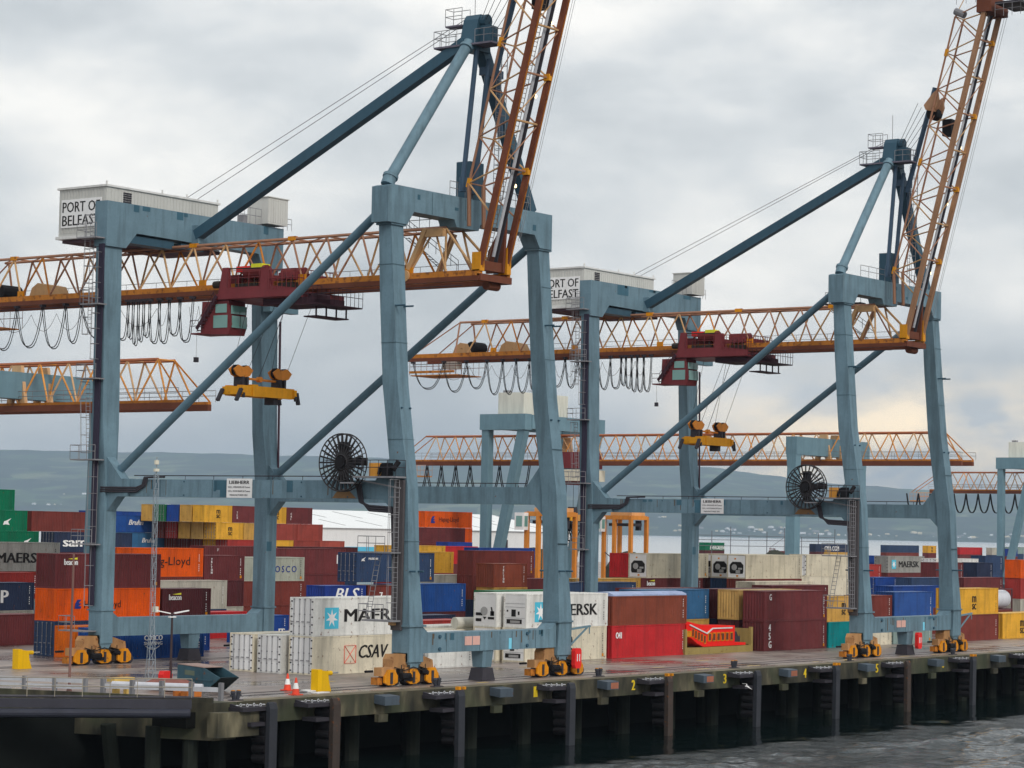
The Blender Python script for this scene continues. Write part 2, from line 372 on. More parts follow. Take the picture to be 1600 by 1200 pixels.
BOX=[
(139.91,15.17,2.9,12.19,2.9,'white','doors','white reefer with a blue star square, top of the stack behind the near crane leg',[('star', 1.25, 0.55, 1.6), ('MAERSK', 3.5, 1.05, 0.98, 'b', 8.0)]),
(139.91,15.17,0,12.19,2.9,'white2','doors','dirty white reefer marked CSAV at the foot of the near stack',[('box', 3.6, 0.8, 1.35), ('CSAV', 5.3, 1.15, 1.0, 'i', 3.5)]),
(139.5,18.0,0,12.19,2.9,'white','doors','one high white reefer end between its twin and the tall white stack',[]),
(139.55,20.9,0,12.19,2.9,'white2','doors','leftmost of the one high white reefers on the quay',[]),
(154.33,15.6,0,6.06,2.9,'white','doors','short white reefer lying behind the near crane sill beam',[('HAMBURG', 1.6, 2.05, 0.6, 'b')]),
(168.77,16.53,2.9,12.19,2.9,'white','reefer_b','white reefer marked MAERSK beside the far near crane leg',[('star', 1.2, 0.5, 1.7), ('MAERSK', 3.7, 1.0, 1.0, 'b', 6.8)]),
(168.66,16.53,0,12.19,2.9,'white2','reefer_b','rusty cream reefer with a black logo beside the orange bogie',[('msc', 5.7, 0.3, 1.9)]),
(168.2,19.3,2.9,12.19,2.9,'white','reefer_a','white reefer whose end shows a round fan',[]),
(168.2,19.3,0,12.19,2.9,'white2','reefer_b','white reefer under the one with a round fan',[]),
(181.25,16.18,2.9,12.19,2.59,'rust','front','brown container with a blue tarpaulin roof on top of a red one',[]),
(181.25,16.18,0,12.19,2.9,'red','front','bright red container on the quay under a brown one',[('O41', 0.55, 1.75, 0.55, 'b', 0.9)]),
(206.02,15.28,2.9,12.19,2.9,'maroon','front','maroon container on top of another by the red hopper',[('G', 0.9, 2.0, 0.5, 'v')]),
(206.02,15.28,0,12.19,2.9,'maroon','front','maroon container with white vertical marks on the quay',[('45G', 0.8, 0.3, 0.62, 'v')]),
(194.45,22.0,2.9,12.19,2.9,'steel','front','steel blue container behind the brown one with a tarpaulin',[]),
(194.53,22.0,0,12.19,2.9,'ochre','front','mustard container under the steel blue one',[]),
(198.8,25.4,2.9,12.19,2.9,'maroon','front','long maroon container behind the steel blue one',[]),
(206.39,18.4,2.9,12.19,2.9,'ochre2','front','pale mustard container end beside the maroon pair',[]),
(206.47,18.4,0,12.19,2.9,'maroon2','front','dark maroon container under the pale mustard end',[]),
(207.42,21.6,2.9,12.19,2.9,'maroon2','front','dark maroon container in the slot left of the mustard end',[]),
(218.87,15.4,0,6.06,2.59,'teal','front','teal container beside the second crane near leg',[('HANJIN', 3.6, 0.35, 0.5, 'b')]),
(218.54,15.4,2.59,6.06,2.59,'ochre','front','mustard container on the teal one beside the second crane',[('msc', 3.0, 0.7, 1.25)]),
(226.3,15.4,2.59,6.06,2.59,'brown','front','brown container seen between the second crane legs',[]),
(226.26,15.4,0,6.06,2.59,'white2','flat','low white container behind the second crane sill beam',[]),
(233.3,15.6,2.59,8.9,2.9,'blue2','front','bright blue container seen between the second crane legs',[]),
(233.11,15.6,0,8.9,2.59,'palegreen','flat','pale grey green container behind the second crane sill beam',[]),
(245.67,14.6,2.9,10.6,2.9,'yellow','front','yellow container on a brown one right of the second crane',[('msc', 4.0, 0.55, 1.55)]),
(245.73,14.6,0,10.6,2.9,'brown','front','brown container on the ground right of the second crane',[]),
(258.13,14.9,0,12.19,2.9,'yellow','front','yellow container on the ground at the right edge of the yard',[('msc', 4.6, 0.55, 1.55)]),
(140.21,38.3,0,12.19,2.59,'blue','front','blue container on the ground marked with a white shipping emblem',[('COSCO', 5.1, 1.5, 0.42, 'b', 2.1), ('SHIPPING', 5.1, 1.12, 0.27, 'b', 2.1), ('arc', 5.3, 0.75, 1.6)]),
(141.0,41.9,0,12.19,2.59,'orange2','front','orange container end on the ground beside a navy one',[]),
(141.5,44.9,0,12.19,2.9,'navy','doors','navy container end on the ground under the orange one',[]),
(141.5,44.9,2.9,12.19,2.69,'orange','front','orange container with a blue emblem in the middle of the leftmost near stack',[('swan', 2.2, 1.0, 0.75), ('Hapag-Lloyd', 3.3, 0.85, 0.8, 'n', 4.2)]),
(141.5,44.9,5.59,12.19,2.9,'maroon','front','maroon container with a small sticker on top of the leftmost near stack',[('beacon', 0.85, 1.95, 0.5)]),
(154.0,44.9,2.9,6.06,2.59,'maroon2','front','short maroon container with a yellow sticker behind the lattice mast',[('beacon', 0.8, 1.6, 0.5)]),
(154.0,44.9,0,6.06,2.9,'blue3','front','blue container on the ground behind the crane sill beam',[]),
(172.44,52,0,6.06,2.59,'blue3','front','blue container end left of the stacked white reefers',[('IT', 4.6, 0.6, 0.7, 'b')]),
(175.69,60.5,0,6.06,2.59,'red','front','bright red container lying low behind the crane sill',[]),
(172.89,66.4,2.59,12.19,2.9,'greyc','front','pale grey container behind the short maroon one',[]),
(191.32,72.2,5.18,12.19,2.59,'paleg','front','pale grey green container marked COSCO behind the crane leg',[('COSCO', 6.5, 0.95, 0.7, 's', 4.4)]),
(191.43,72.2,2.59,12.19,2.59,'brown','front','brown container under the pale grey green one',[]),
(171.89,68.9,5.8,12.19,2.9,'orange','front','orange container with black lettering behind the lattice mast',[('Hapag-Lloyd', 3.0, 0.9, 1.1, 'n', 7.3)]),
(184.25,68.9,5.4,6.06,2.59,'maroon','front','short maroon container right of the lettered orange one',[('TRITON', 1.0, 0.7, 0.3, 'v')]),
(201.97,75.4,5.8,12.19,2.9,'maroon','front','maroon container left of the navy one with white marks',[('K', 10.7, 1.2, 1.0, 'b')]),
(221.43,90,5.8,12.19,2.9,'maroon2','front','long maroon container showing above its maroon neighbour',[]),
(206.46,90,5.8,12.19,2.9,'maroon','front','maroon container rising behind the lettered orange one',[('cai', 2.0, 2.3, 0.4, 'v')]),
(184.27,48.5,5.8,12.19,2.9,'navy','doors','navy container with small white emblems left of the crane leg',[('bird', 0.7, 2.05, 0.45), ('MAXICON', 1.8, 2.2, 0.22, 'b', 1.4)]),
(179.93,48.7,2.9,6.06,2.59,'bls','front','blue container with big white BLS lettering',[('BLS', 1.4, 1.15, 1.2, 'i', 3.6)]),
(186.29,48.7,2.9,6.06,2.59,'brown','front','brown container right of the BLS one',[('7', 1.8, 1.2, 0.7, 'b')]),
(193.64,51.6,2.59,12.19,2.9,'blue','front','blue container right of the first crane near leg',[]),
(226.66,79,5.8,12.19,2.59,'yellow','front','yellow container with black logo left of a brown stack',[('msc', 7.0, 0.3, 1.8)]),
(226.76,79,3.21,12.19,2.59,'red2','front','dull red container under the yellow one with a logo',[]),
(227.54,73,2.9,6.06,2.9,'greyc','front','grey container behind the plain blue one',[]),
(231.81,70.5,5.8,12.19,2.9,'brown','front','long brown container behind the open topped one',[]),
(212.58,53,4.98,6.06,2.59,'rust','front','open topped brown container with pale cargo showing',[('TRITON', 1.6, 0.5, 0.3, 'v')]),
(212.68,53,2.3899999999999997,6.06,2.59,'ochre','front','mustard container under the open topped brown one',[]),
(184.66,31.9,2.9,12.19,2.59,'green2','front','green container roof edge behind the white reefers',[('EVERGREEN', 1.5, 2.0, 0.35, 'b')]),
(230.33,66,2.9,12.19,2.59,'maroon','front','maroon container low right of the brown stack',[]),
(219.74,40.4,6.39,12.19,2.59,'red','front','bright red container end left of the white reefers',[]),
(219.23,37.6,6.39,12.19,2.6399999999999997,'white3','unit','first of the plain cream reefers right of the red end',[]),
(232.11,35.3,6.39,12.19,2.6399999999999997,'white3','unit','cream reefer end tucked left of the long cream reefer',[]),
(233.67,38.0,6.39,12.19,2.6399999999999997,'white3','unit','cream reefer end with red marks in the row of three',[]),
(231.33,32.7,6.39,12.19,2.6399999999999997,'white3','unit','long cream reefer nearest in the row of three ends',[]),
(218.11,37.6,3.8,12.19,2.59,'maroon','front','maroon container with a yellow sticker under the cream reefers',[('beacon', 1.1, 1.8, 0.5)]),
(205.77,37.6,3.8,12.19,2.59,'ochre','front','mustard container left of the maroon one with a sticker',[]),
(200.71,34.8,3.5,12.19,2.59,'navy','front','navy container low beside the second crane left leg',[]),
(228.79,30,3.6,12.19,2.59,'white2','front','cream container whose roof shows under the cream reefers',[]),
(226.7,26.7,3.3,12.19,2.59,'maroon','front','maroon container under a cream roof behind the maroon pair',[]),
(256.38,39.4,6.39,12.19,2.6399999999999997,'white3','flat','cream container with dark dots right of the rear crane leg',[]),
(254.79,39.4,3.8,12.19,2.59,'white2','flat','white container under the dotted cream one',[]),
(342.38,74,5.8,12.19,2.59,'grey','doors','grey container with MAERSK lettering and pale blue star',[('star', 1.2, 0.6, 1.4), ('MAERSK', 3.5, 0.85, 0.95, 'b', 6.8)]),
(342.6,78,5.8,6.06,2.59,'blue3','front','blue container left of the grey lettered one',[]),
(326.52,70,4.6,6.06,2.59,'red2','front','small red container corner by the second crane near leg',[]),
(321.01,55,5.8,13.7,2.59,'white','doors','white container with MAERSK SEALAND lettering',[('MAERSK', 7.2, 1.3, 0.75, 'b', 4.6), ('SEALAND', 8.6, 0.35, 0.7, 'b', 3.3)]),
(314.68,51.8,5.3,8.5,2.59,'maroon','front','maroon container in front of the white lettered one',[]),
(343.32,58,6.2,6.06,2.59,'navy','front','navy container at the right with its neighbour stepped below',[]),
(327.71,51.8,5.3,5.2,2.59,'navy2','front','dark navy container stepped below and left of its twin',[]),
(321.26,42,5.9,12.19,2.59,'orange','front','orange container end at the right edge above a red end',[]),
(321.31,42,3.0,12.19,2.8899999999999997,'red2','front','red container end at the right edge under the orange end',[]),
(294.21,45,3.4,12.19,2.59,'navy','front','navy container with white samskip lettering by the far crane leg',[('samskip', 2.1, 0.05, 1.4, 'b', 8.0)]),
(291.6,49,3.35,6.06,2.59,'blue3','doors','blue container with a pale notice beside the second crane leg',[]),
(307.56,44,3.4,12.19,2.59,'maroon','front','maroon container low at the right beside the red end',[]),
(252.86,26,3.1,12.19,2.59,'blue3','front','blue container glimpsed above the brown one between the legs',[]),
(198.95,127.5,12.42,12.19,2.59,'green','front','green container alone on the top tier at the left edge',[]),
(201.15,127.5,9.83,12.19,2.59,'green','front','green container one down from the top with a white emblem',[('bird', 8.2, 0.75, 0.9)]),
(203.2,127.5,7.24,12.19,2.59,'green','front','green container two down from the top at the left edge',[('bird', 9.6, 0.9, 0.9)]),
(214.09,127.5,9.83,12.19,2.59,'brown','front','long brownish red container beside the green stack',[]),
(215.5,124.8,7.24,13.7,2.59,'navy2','doors','dark navy container with large white samskip lettering',[('samskip', 1.5, 0.35, 1.6, 'b', 8.2)]),
(161.52,79,6.1,12.19,2.9,'grey','front','grey container with large black lettering at the left edge',[('MAERSK', 3.8, 0.85, 1.0, 'b', 6.4)]),
(155.19,75,3.51,12.19,2.59,'red2','front','dusty red container under the grey lettered one',[]),
(147.5,67.3,2.78,12.19,2.59,'navy2','front','navy container with big white lettering at the left edge',[('SHIP', 5.2, 0.7, 1.2, 'b', 3.7)]),
(141.57,60,0,12.19,2.78,'maroon','front','maroon container on the ground behind the yard crane sill',[]),
(263.23,165.7,9.7,12.19,2.59,'blue','front','blue container marked Bruhn on the top tier',[('Bruhn', 5.6, 1.15, 0.8, 'i', 3.1)]),
(267.57,173,10.36,12.19,2.59,'blue3','front','blue container peeping above the Bruhn one',[]),
(265.88,165.7,7.1,12.19,2.59,'steel','front','steel blue container marked Bruhn one tier down',[('Bruhn', 5.9, 1.05, 0.72, 'i', 2.7)]),
(271.17,152.0,11.5,6.06,2.59,'yellow','front','nearest container end from the right in the top tier of the yellow stack, yellow',[('msc', 2.6, 0.65, 1.3)]),
(273.79,152.0,8.91,6.06,2.59,'yellow','doors','nearest end from the right in the middle tier of the yellow stack, yellow',[('msc', 2.7, 0.65, 1.3)]),
(276.44,152.0,6.32,6.06,2.59,'red2','doors','nearest end from the right in the lowest showing tier of the yellow stack, red',[]),
(271.17,154.75,11.5,6.06,2.59,'ochre','front','second container end from the right in the top tier of the yellow stack, mustard',[]),
(273.79,154.75,8.91,6.06,2.59,'ochre2','front','second end from the right in the middle tier of the yellow stack, pale mustard',[]),
(276.44,154.75,6.32,6.06,2.59,'yellow','doors','second end from the right in the lowest showing tier of the yellow stack, yellow',[]),
(271.17,157.5,11.5,6.06,2.59,'blue3','front','third container end from the right in the top tier of the yellow stack, blue',[]),
(273.79,157.5,8.91,6.06,2.59,'ochre','front','third end from the right in the middle tier of the yellow stack, mustard',[]),
(276.44,157.5,6.32,6.06,2.59,'brown','doors','third end from the right in the lowest showing tier of the yellow stack, brown',[]),
(271.17,160.25,11.5,6.06,2.59,'green2','doors','fourth container end from the right in the top tier of the yellow stack, green',[]),
(273.79,160.25,8.91,6.06,2.59,'red2','doors','fourth end from the right in the middle tier of the yellow stack, red',[]),
(276.44,160.25,6.32,6.06,2.59,'maroon','doors','fourth end from the right in the lowest showing tier of the yellow stack, maroon',[]),
(271.17,163.0,11.5,6.06,2.59,'ochre','front','fifth container end from the right in the top tier of the yellow stack, mustard',[]),
(273.79,163.0,8.91,6.06,2.59,'brown','doors','fifth end from the right in the middle tier of the yellow stack, brown',[]),
(276.44,163.0,6.32,6.06,2.59,'brown','doors','fifth end from the right in the lowest showing tier of the yellow stack, dark brown',[]),
(277.37,152,11.5,6.06,2.59,'maroon','front','maroon container right of the top yellow one with a logo',[('TEX', 0.9, 0.6, 0.3, 'v')]),
(283.57,152,11.5,6.06,2.59,'yellow','front','yellow container behind the crane rear leg with a logo, top tier',[('msc', 3.5, 0.65, 1.3)]),
(289.77,152,11.5,6.06,2.59,'maroon','front','rightmost maroon container of the top tier over the red ones',[('CAI', 0.9, 0.6, 0.3, 'v')]),
(279.99,152,8.91,6.06,2.59,'ochre','doors','mustard container right of the middle tier logo container',[]),
(286.19,152,8.91,6.06,2.59,'brick','front','brick red container just right of the crane rear leg, middle tier',[]),
(292.39,152,8.91,6.06,2.59,'brick','front','rightmost brick red container of the middle tier',[]),
(285.44,152,6.32,6.06,2.59,'yellow','front','yellow container low beside the crane rear leg, third tier down',[]),
(291.64,152,6.32,6.06,2.59,'brick','front','brick red container in the lowest showing tier, left of its twin',[]),
(297.84,152,6.32,6.06,2.59,'brick2','front','rightmost brick red container of the lowest showing tier',[]),
(305.92,137,11.4,12.19,2.59,'orange','front','orange container with blue emblem standing alone above the warehouse',[('swan', 1.4, 0.7, 1.1), ('Hapag-Lloyd', 3.5, 0.75, 0.95, 'n')]),
(309.54,139.7,8.81,12.19,2.59,'orange','front','orange container end half hidden under the lettered orange one',[]),
(304.13,137,8.81,12.19,2.59,'maroon','front','maroon container under the orange one above the warehouse',[]),
(300.48,128,6.6,6.06,2.59,'bls','front','small blue container low in front of the warehouse',[]),
(278.79,115,6.1,12.19,2.59,'red','front','crimson container low in front of the warehouse',[]),
(251.79,100,6.3,12.19,2.59,'yellow','front','yellow container roof edge behind the first near leg',[]),
(250.52,84,6.3,12.19,2.59,'blue3','front','blue container roof edge behind the long brown one',[]),
(719.12,300,6.2,24.38,2.59,'navy2','front','far navy container with white CMA CGM lettering',[('CMA CGM', 6, 0.4, 1.5, 'b')]),
(769.14,300,6.2,24.38,2.59,'navy','front','far navy container left of the small yellow one',[]),
(800.98,300,6.2,6.06,2.59,'yellow','front','small far yellow container beyond the grey lettered one',[('msc', 2.2, 0.3, 1.9)]),
(805.73,290,5.9,18.285,2.59,'red','front','long far crimson container behind the second crane far leg',[]),
(821.84,285,5.9,6.06,2.59,'greyc','front','small far grey container right of the crimson one',[]),
(868.91,300,6.2,12.19,2.59,'palegreen','front','far grey green container at the right edge',[]),
(783.25,260,5.8,6.06,2.59,'bls','front','far blue container with a white patch at the right edge',[]),
(697.91,330,5.95,12.19,2.59,'green','front','lone far green container on the waterside',[('EVERGREEN', 3, 0.3, 1.2, 'i')]),
(607.95,250,5.3,12.19,1.6,'maroon','flat','low maroon container beyond the cream reefers',[]),
(639.97,250,5.1,12.19,1.6,'ochre','flat','low mustard container beyond the dotted cream one',[]),
]
for b in BOX: container(*b)
# boxes that carry the upper ones and are buried behind nearer rows
allb=[b[:5] for b in BOX]; cyc=['maroon','navy','brown','maroon2','greyc','brown','navy2','maroon']; ci=0
def supported(x,y,z,Ln):
    for c in allb:
        if abs(c[2]+c[4]-z)<.3 and c[1]<y+2.2 and y<c[1]+2.2 and c[0]<x+Ln-.4 and x<c[0]+c[3]-.4: return True
def free(x,y,z0,z1,Ln):
    for c in allb:
        if c[2]<z1-.05 and c[2]+c[4]>z0+.05 and c[1]<y+2.44 and y<c[1]+2.44 and c[0]<x+Ln and x<c[0]+c[3]: return False
    return True
for b in sorted(BOX,key=lambda q:q[2]):
    x,y,z,Ln,h=b[:5]
    if z<.5 or supported(x,y,z,Ln): continue
    n=max(1,round(z/2.72)); hh=z/n
    for i in range(n-1,-1,-1):
        if not free(x,y,i*hh+.01,(i+1)*hh-.01,Ln): continue
        container(x,y,i*hh,Ln,hh,cyc[ci%8],'front',' '.join((['lowest','second','third','fourth'][i]+' box under the '+b[7]).split()[:16]),[],'buried containers carrying the upper tiers',False); allb.append([x,y,i*hh,Ln,hh]); ci+=1
L20_,L40_=6.06,12.19
HAZE=.000052
# ---------------- ground, quay, water, hills ----------------
def groundmat(name,c1,c2,c3,rough=.45,sc=.12):
    m=bpy.data.materials.new(name); m.use_nodes=True; t=m.node_tree; n=t.nodes; l=t.links; b=n['Principled BSDF']
    g=n.new('ShaderNodeNewGeometry'); a=n.new('ShaderNodeTexNoise'); a.inputs['Scale'].default_value=sc; a.inputs['Detail'].default_value=8; a.inputs['Roughness'].default_value=.65; l.new(g.outputs['Position'],a.inputs['Vector'])
    r_=n.new('ShaderNodeValToRGB'); e=r_.color_ramp.elements; e[0].position=.35; e[0].color=rgb(c1); e[1].position=.7; e[1].color=rgb(c2); x=e.new(.5); x.color=rgb(c3); l.new(a.outputs['Fac'],r_.inputs[0])
    mp=n.new('ShaderNodeMapping'); mp.inputs['Scale'].default_value=(.12,1.3,1); l.new(g.outputs['Position'],mp.inputs[0]); s2=n.new('ShaderNodeTexNoise'); s2.inputs['Scale'].default_value=.9; s2.inputs['Detail'].default_value=5; l.new(mp.outputs[0],s2.inputs['Vector'])
    q=n.new('ShaderNodeMapRange'); q.inputs[1].default_value=.4; q.inputs[2].default_value=.7; q.inputs[3].default_value=.72; q.inputs[4].default_value=1.15; l.new(s2.outputs['Fac'],q.inputs[0])
    mm=n.new('ShaderNodeMix'); mm.data_type='RGBA'; mm.blend_type='MULTIPLY'; mm.inputs[0].default_value=1; l.new(r_.outputs[0],mm.inputs[6]); l.new(q.outputs[0],mm.inputs[7]); l.new(mm.outputs[2],b.inputs['Base Color'])
    k=n.new('ShaderNodeMapRange'); k.inputs[1].default_value=.35; k.inputs[2].default_value=.65; k.inputs[3].default_value=rough-.2; k.inputs[4].default_value=rough+.25; l.new(a.outputs['Fac'],k.inputs[0]); l.new(k.outputs[0],b.inputs['Roughness'])
    return m
quaym=groundmat('damp concrete paving',(82,74,70),(158,146,138),(120,108,102),.32)
copem=groundmat('quay cope concrete',(74,68,50),(128,118,94),(96,88,68),.7,.4)
# quay front wall: dark, streaked, green with weed low down
wm_=bpy.data.materials.new('weathered quay concrete'); wm_.use_nodes=True; t_=wm_.node_tree; n_=t_.nodes; l_=t_.links; b_=n_['Principled BSDF']; b_.inputs['Roughness'].default_value=.8
g_=n_.new('ShaderNodeNewGeometry'); a_1=n_.new('ShaderNodeTexNoise'); a_1.inputs['Scale'].default_value=.7; a_1.inputs['Detail'].default_value=6; mp_=n_.new('ShaderNodeMapping'); mp_.inputs['Scale'].default_value=(1,1,.35); l_.new(g_.outputs['Position'],mp_.inputs[0]); l_.new(mp_.outputs[0],a_1.inputs['Vector'])
r_1=n_.new('ShaderNodeValToRGB'); e_=r_1.color_ramp.elements; e_[0].position=.38; e_[0].color=(.016,.016,.01,1); e_[1].position=.74; e_[1].color=(.21,.185,.115,1); e3=e_.new(.55); e3.color=(.062,.056,.034,1); l_.new(a_1.outputs['Fac'],r_1.inputs[0])
a_2=n_.new('ShaderNodeTexNoise'); a_2.inputs['Scale'].default_value=.25; l_.new(g_.outputs['Position'],a_2.inputs['Vector']); q_=n_.new('ShaderNodeMapRange'); q_.inputs[1].default_value=.5; q_.inputs[2].default_value=.62; q_.inputs[4].default_value=.5; l_.new(a_2.outputs['Fac'],q_.inputs[0])
x_=n_.new('ShaderNodeMix'); x_.data_type='RGBA'; x_.inputs[7].default_value=(.05,.065,.03,1); l_.new(q_.outputs[0],x_.inputs[0]); l_.new(r_1.outputs[0],x_.inputs[6]); l_.new(x_.outputs[2],b_.inputs['Base Color'])
# paved deck with the skewed left end
m=MB(); m.prism([(115.3,.0),(1150,0),(1150,420),(60,420),(60,115),(109.5,15.5)],'z',-.6,0); struct(m,'ground',quaym)
m=MB(); m.prism([(115.9,-.02),(900,-.02),(900,1.35),(115.3,1.35)],'z',.001,.006); struct(m,'pavement_edge',copem)
# cope beam (front face) in bays with joints
for k in range(34):
    x0=115.3+.0 if k==0 else 122.0+13.38*(k-1)+.03; x1=122.0+13.38*k-.03
    if k==0: x1=121.97
    m=MB(); m.box(x0,x1,-.05,1.2,-1.42,-.004 if k else -.004); 
    o=m.build('quay_wall',wm_); tag(o,'weathered concrete cope beam bay of the quay front, green with weed','quay wall','cope beam bays')
m=MB(); m.prism([(115.25,-.03),(115.25,1.5),(109.3,16.5),(60,120),(59.2,120),(108.5,16.3),(113.2,-.03)],'z',-2.35,-.005); o=m.build('quay_wall',wm_); tag(o,'stained concrete return wall at the left end of the quay','quay wall')
m=MB(); m.prism([(108.0,17.0),(108.3,17.05),(113.5,.3),(113.2,.2)],'z',-.6,.3); o=m.build('parapet',wm_); tag(o,'low stained concrete upstand behind the walkway rail at the left','parapet')
m=MB(); m.box(112.6,116.4,-.95,-.06,-2.1,-.55); o=m.build('fender_block',wm_); tag(o,'square stained concrete block on the left corner of the quay','fender block')
m=MB(); m.box(112,900,1.2,60,-1.6,-.62); struct(m,'deck_underside',P('deck underside',(14,15,14),.9,.3,streak=0))  # near-black colour carries the shade under the deck
m=MB(); m.box(100,900,9.5,10.5,-9,-.7); struct(m,'underdeck_shade_sheet',P('painted shade black',(14,17,16),.95,.3,streak=0))  # added dark sheet standing in for the black shade behind the piles
# piles under the deck
pile0=None
pilem=P('shade dark pile concrete',(34,38,34),.9,.5,streak=.3,spec=.1)  # pile colour darkened to paint in the shade beneath the deck
for r_i,y in enumerate((3.2,6.2)):
    for k in range(22):
        x=117+6.69*k+3.3*r_i
        if pile0 is None:
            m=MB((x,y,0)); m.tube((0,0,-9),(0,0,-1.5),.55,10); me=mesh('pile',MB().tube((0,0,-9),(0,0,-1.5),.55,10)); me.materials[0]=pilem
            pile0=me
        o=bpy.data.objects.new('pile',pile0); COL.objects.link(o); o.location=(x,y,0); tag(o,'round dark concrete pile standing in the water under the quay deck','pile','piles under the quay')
for (x,y,dx) in ((112,4,0),(111,7,1.2),(106,12,0),(104,16,0),(113.3,2,0),(98,20,.5)):
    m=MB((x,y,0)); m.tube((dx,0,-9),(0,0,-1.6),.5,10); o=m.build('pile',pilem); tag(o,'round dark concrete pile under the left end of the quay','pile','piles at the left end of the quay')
# ---- fenders, blocks, numbers, bollards
galv=P('fender steel',(50,52,58),.5,.45,.1); 
weed=P('fender lower steel',(38,44,46),.7,.5)
fx=[116.9,123.05]+[136.43+13.38*k for k in range(0,9)]
fl=['first','second','third','fourth','fifth','sixth','seventh','eighth','ninth','tenth','eleventh']
fr_=random.Random(3)
for k,x in enumerate(fx):
    t=thing('fender','%s tall steel fender along the quay counted from the left corner'%fl[k],'fender',(x,-1.5,-4.65),'tall steel fenders on the quay front')
    m=MB(); m.prism([(-1.72,-.42),(-1.72,-7.2),(-1.38,-7.2),(-1.38,-.1),(-1.5,.0),(-1.62,-.08)],'x',x-.36,x+.36); m.build('face_panel',(galv,P('fender steel rusty',(62,54,50),.7,.6,.4),galv)[k%3],t); t.rotation_euler=(fr_.uniform(-.006,.01),fr_.uniform(-.018,.018),0)
    m=MB(); m.box(x-2.4,x+.45,-1.3,-.06,-.55,-.3); m.box(x-1.6,x+.3,-1.3,-.1,-1.5,-1.25); m.prism([(-.06,-.35),(-1.3,-.35),(-.06,-.1)],'x',x-2.3,x-2.1); m.build('bracket',dgrey,t)
    m=MB(); 
    for z in(-1.0,-1.9): m.tube((x,-.1,z),(x,-1.3,z),.42,12); 
    for z in (-2.4,-3.0,-3.6): m.tube((x-.2,-.3,z),(x-.2,-1.36,z),.3,10)
    m.build('rubber_cone',black,t)
    m=MB()
    for i in range(9): m.ring((x-2.1+i*.22,-.5-.03*(i%2)-.08*i,-.2+.02*(i%3)),'y' if i%2 else 'z',.09,.03,8,4)
    m.build('chain',P('chain zinc',(170,172,178),.5,.3),t)
    if k in(2,4,6,8): 
        m=MB(); m.box(x-.25,x+.05,-1.6,-1.3,.0,.22); m.box(x+.4,x+.6,-1.6,-1.4,.0,.2); m.build('marker',yellow,t)
bx=[129.6,142.57,156.16,169.9,183.4,197.4,211.0,224.4,237.8]
for k,x in enumerate(bx):
    t=thing('fender_box','%s blue grey box projecting from the quay wall counted from the left'%fl[k],'quay fixture',(x,-.9,-.6),'boxes on the quay front')
    m=MB(); m.prism([(-.05,-.12),(-1.0,-.2),(-1.0,-.8),(-.05,-.7)],'x',x-.78,x+.78); m.build('casing',P('faded blue steel',(70,80,90),.5,.4,.25),t)
    m=MB(); m.box(x-.7,x+.3,-.4,-.06,-1.95,-1.43); m.build('footing',wm_,t)
    if k in(2,3,4): m=MB(); m.box(x-.3,x+.7,-1.02,-1.003,-.74,-.28); m.build('rust_patch',P('rust patch',(150,96,76),.8,.6,.3),t)
for k,x in enumerate([147.4,160.35,173.9,187.1,200.2,213.4]):
    t=thing('bay_number','painted yellow digit on the quay wall, %s from the left'%fl[k],'number',(x,-.055,-.7),'yellow bay numbers'); 
    text(t,str(k+1),(-.25,-.0,-.35),.78,P('number yellow',(222,176,40),.6,.3,streak=.2),style='b',wid=.42,name='digit')
for k,(x,y) in enumerate([(116.0,.75),(137.6,1.5),(157.9,1.55),(177.8,1.45),(197.5,1.3),(218.0,1.2),(240,1.2)]):
    t=thing('bollard','%s black double horned mooring bollard from the left on the quay edge'%fl[k],'bollard',(x,y,0),'mooring bollards on the quay edge')
    m=MB(); m.loft([(x-.5,x+.5,y-.25,y+.25,.006),(x-.46,x+.46,y-.22,y+.22,.07)]); m.build('base_plate',dgrey,t)
    m=MB()
    for s in(-1,1): m.tube((x+s*.16,y,.06),(x+s*.25,y,.5),.12,10,.15); m.tube((x+s*.25,y,.5),(x+s*.26,y,.62),.19,10,.14); m.tube((x+s*.15,y,.3),(x+s*.5,y,.34),.05,6)
    m.build('horn',P('bollard iron',(50,52,60),.5,.3),t)
    if k in(0,2,3): m=MB(); [m.tube((x+s*.26,y,.62),(x+s*.26,y,.66),.13,10) for s in(-1,1)]; m.build('cap',yellow,t)
# rails, lines, markings
m=MB()
for y in(3.3,4.9): m.box(118,620,y-.05,y+.05,.008,.03)
for y in(34.6,35.8): m.box(100,620,y-.05,y+.05,.008,.03)
o=m.build('crane_rail',dgrey); o['kind']='structure'
pale=groundmat('worn line paint',(150,142,128),(205,198,180),(178,170,155),.6,1.5)
m=MB()
for y,w_,x0,x1 in((1.9,.12,118,420),(7.4,.1,132,420),(11.5,.12,118,420),(2.7,.08,150,300)): m.box(x0,x1,y,y+w_,.009,.013)
m.prism([(110.5,26),(110.9,26),(127,13),(126.6,13)],'z',.009,.013); m.prism([(121,34),(121.2,34),(140,27),(140,26.7)],'z',.009,.013)
o=m.build('ground_markings',pale); o['kind']='structure'
m=MB(); random.seed(4)
for i in range(26):
    x=random.uniform(125,330); y=random.choice([2.2,2.4,9.5,12.6,5.6]); w_=random.uniform(.5,2.4); m.box(x,x+w_,y,y+random.uniform(.15,.4),.014,.018)
o=m.build('paint_patches',P('old yellow paint',(196,172,112),.7,.6)); o['kind']='structure'
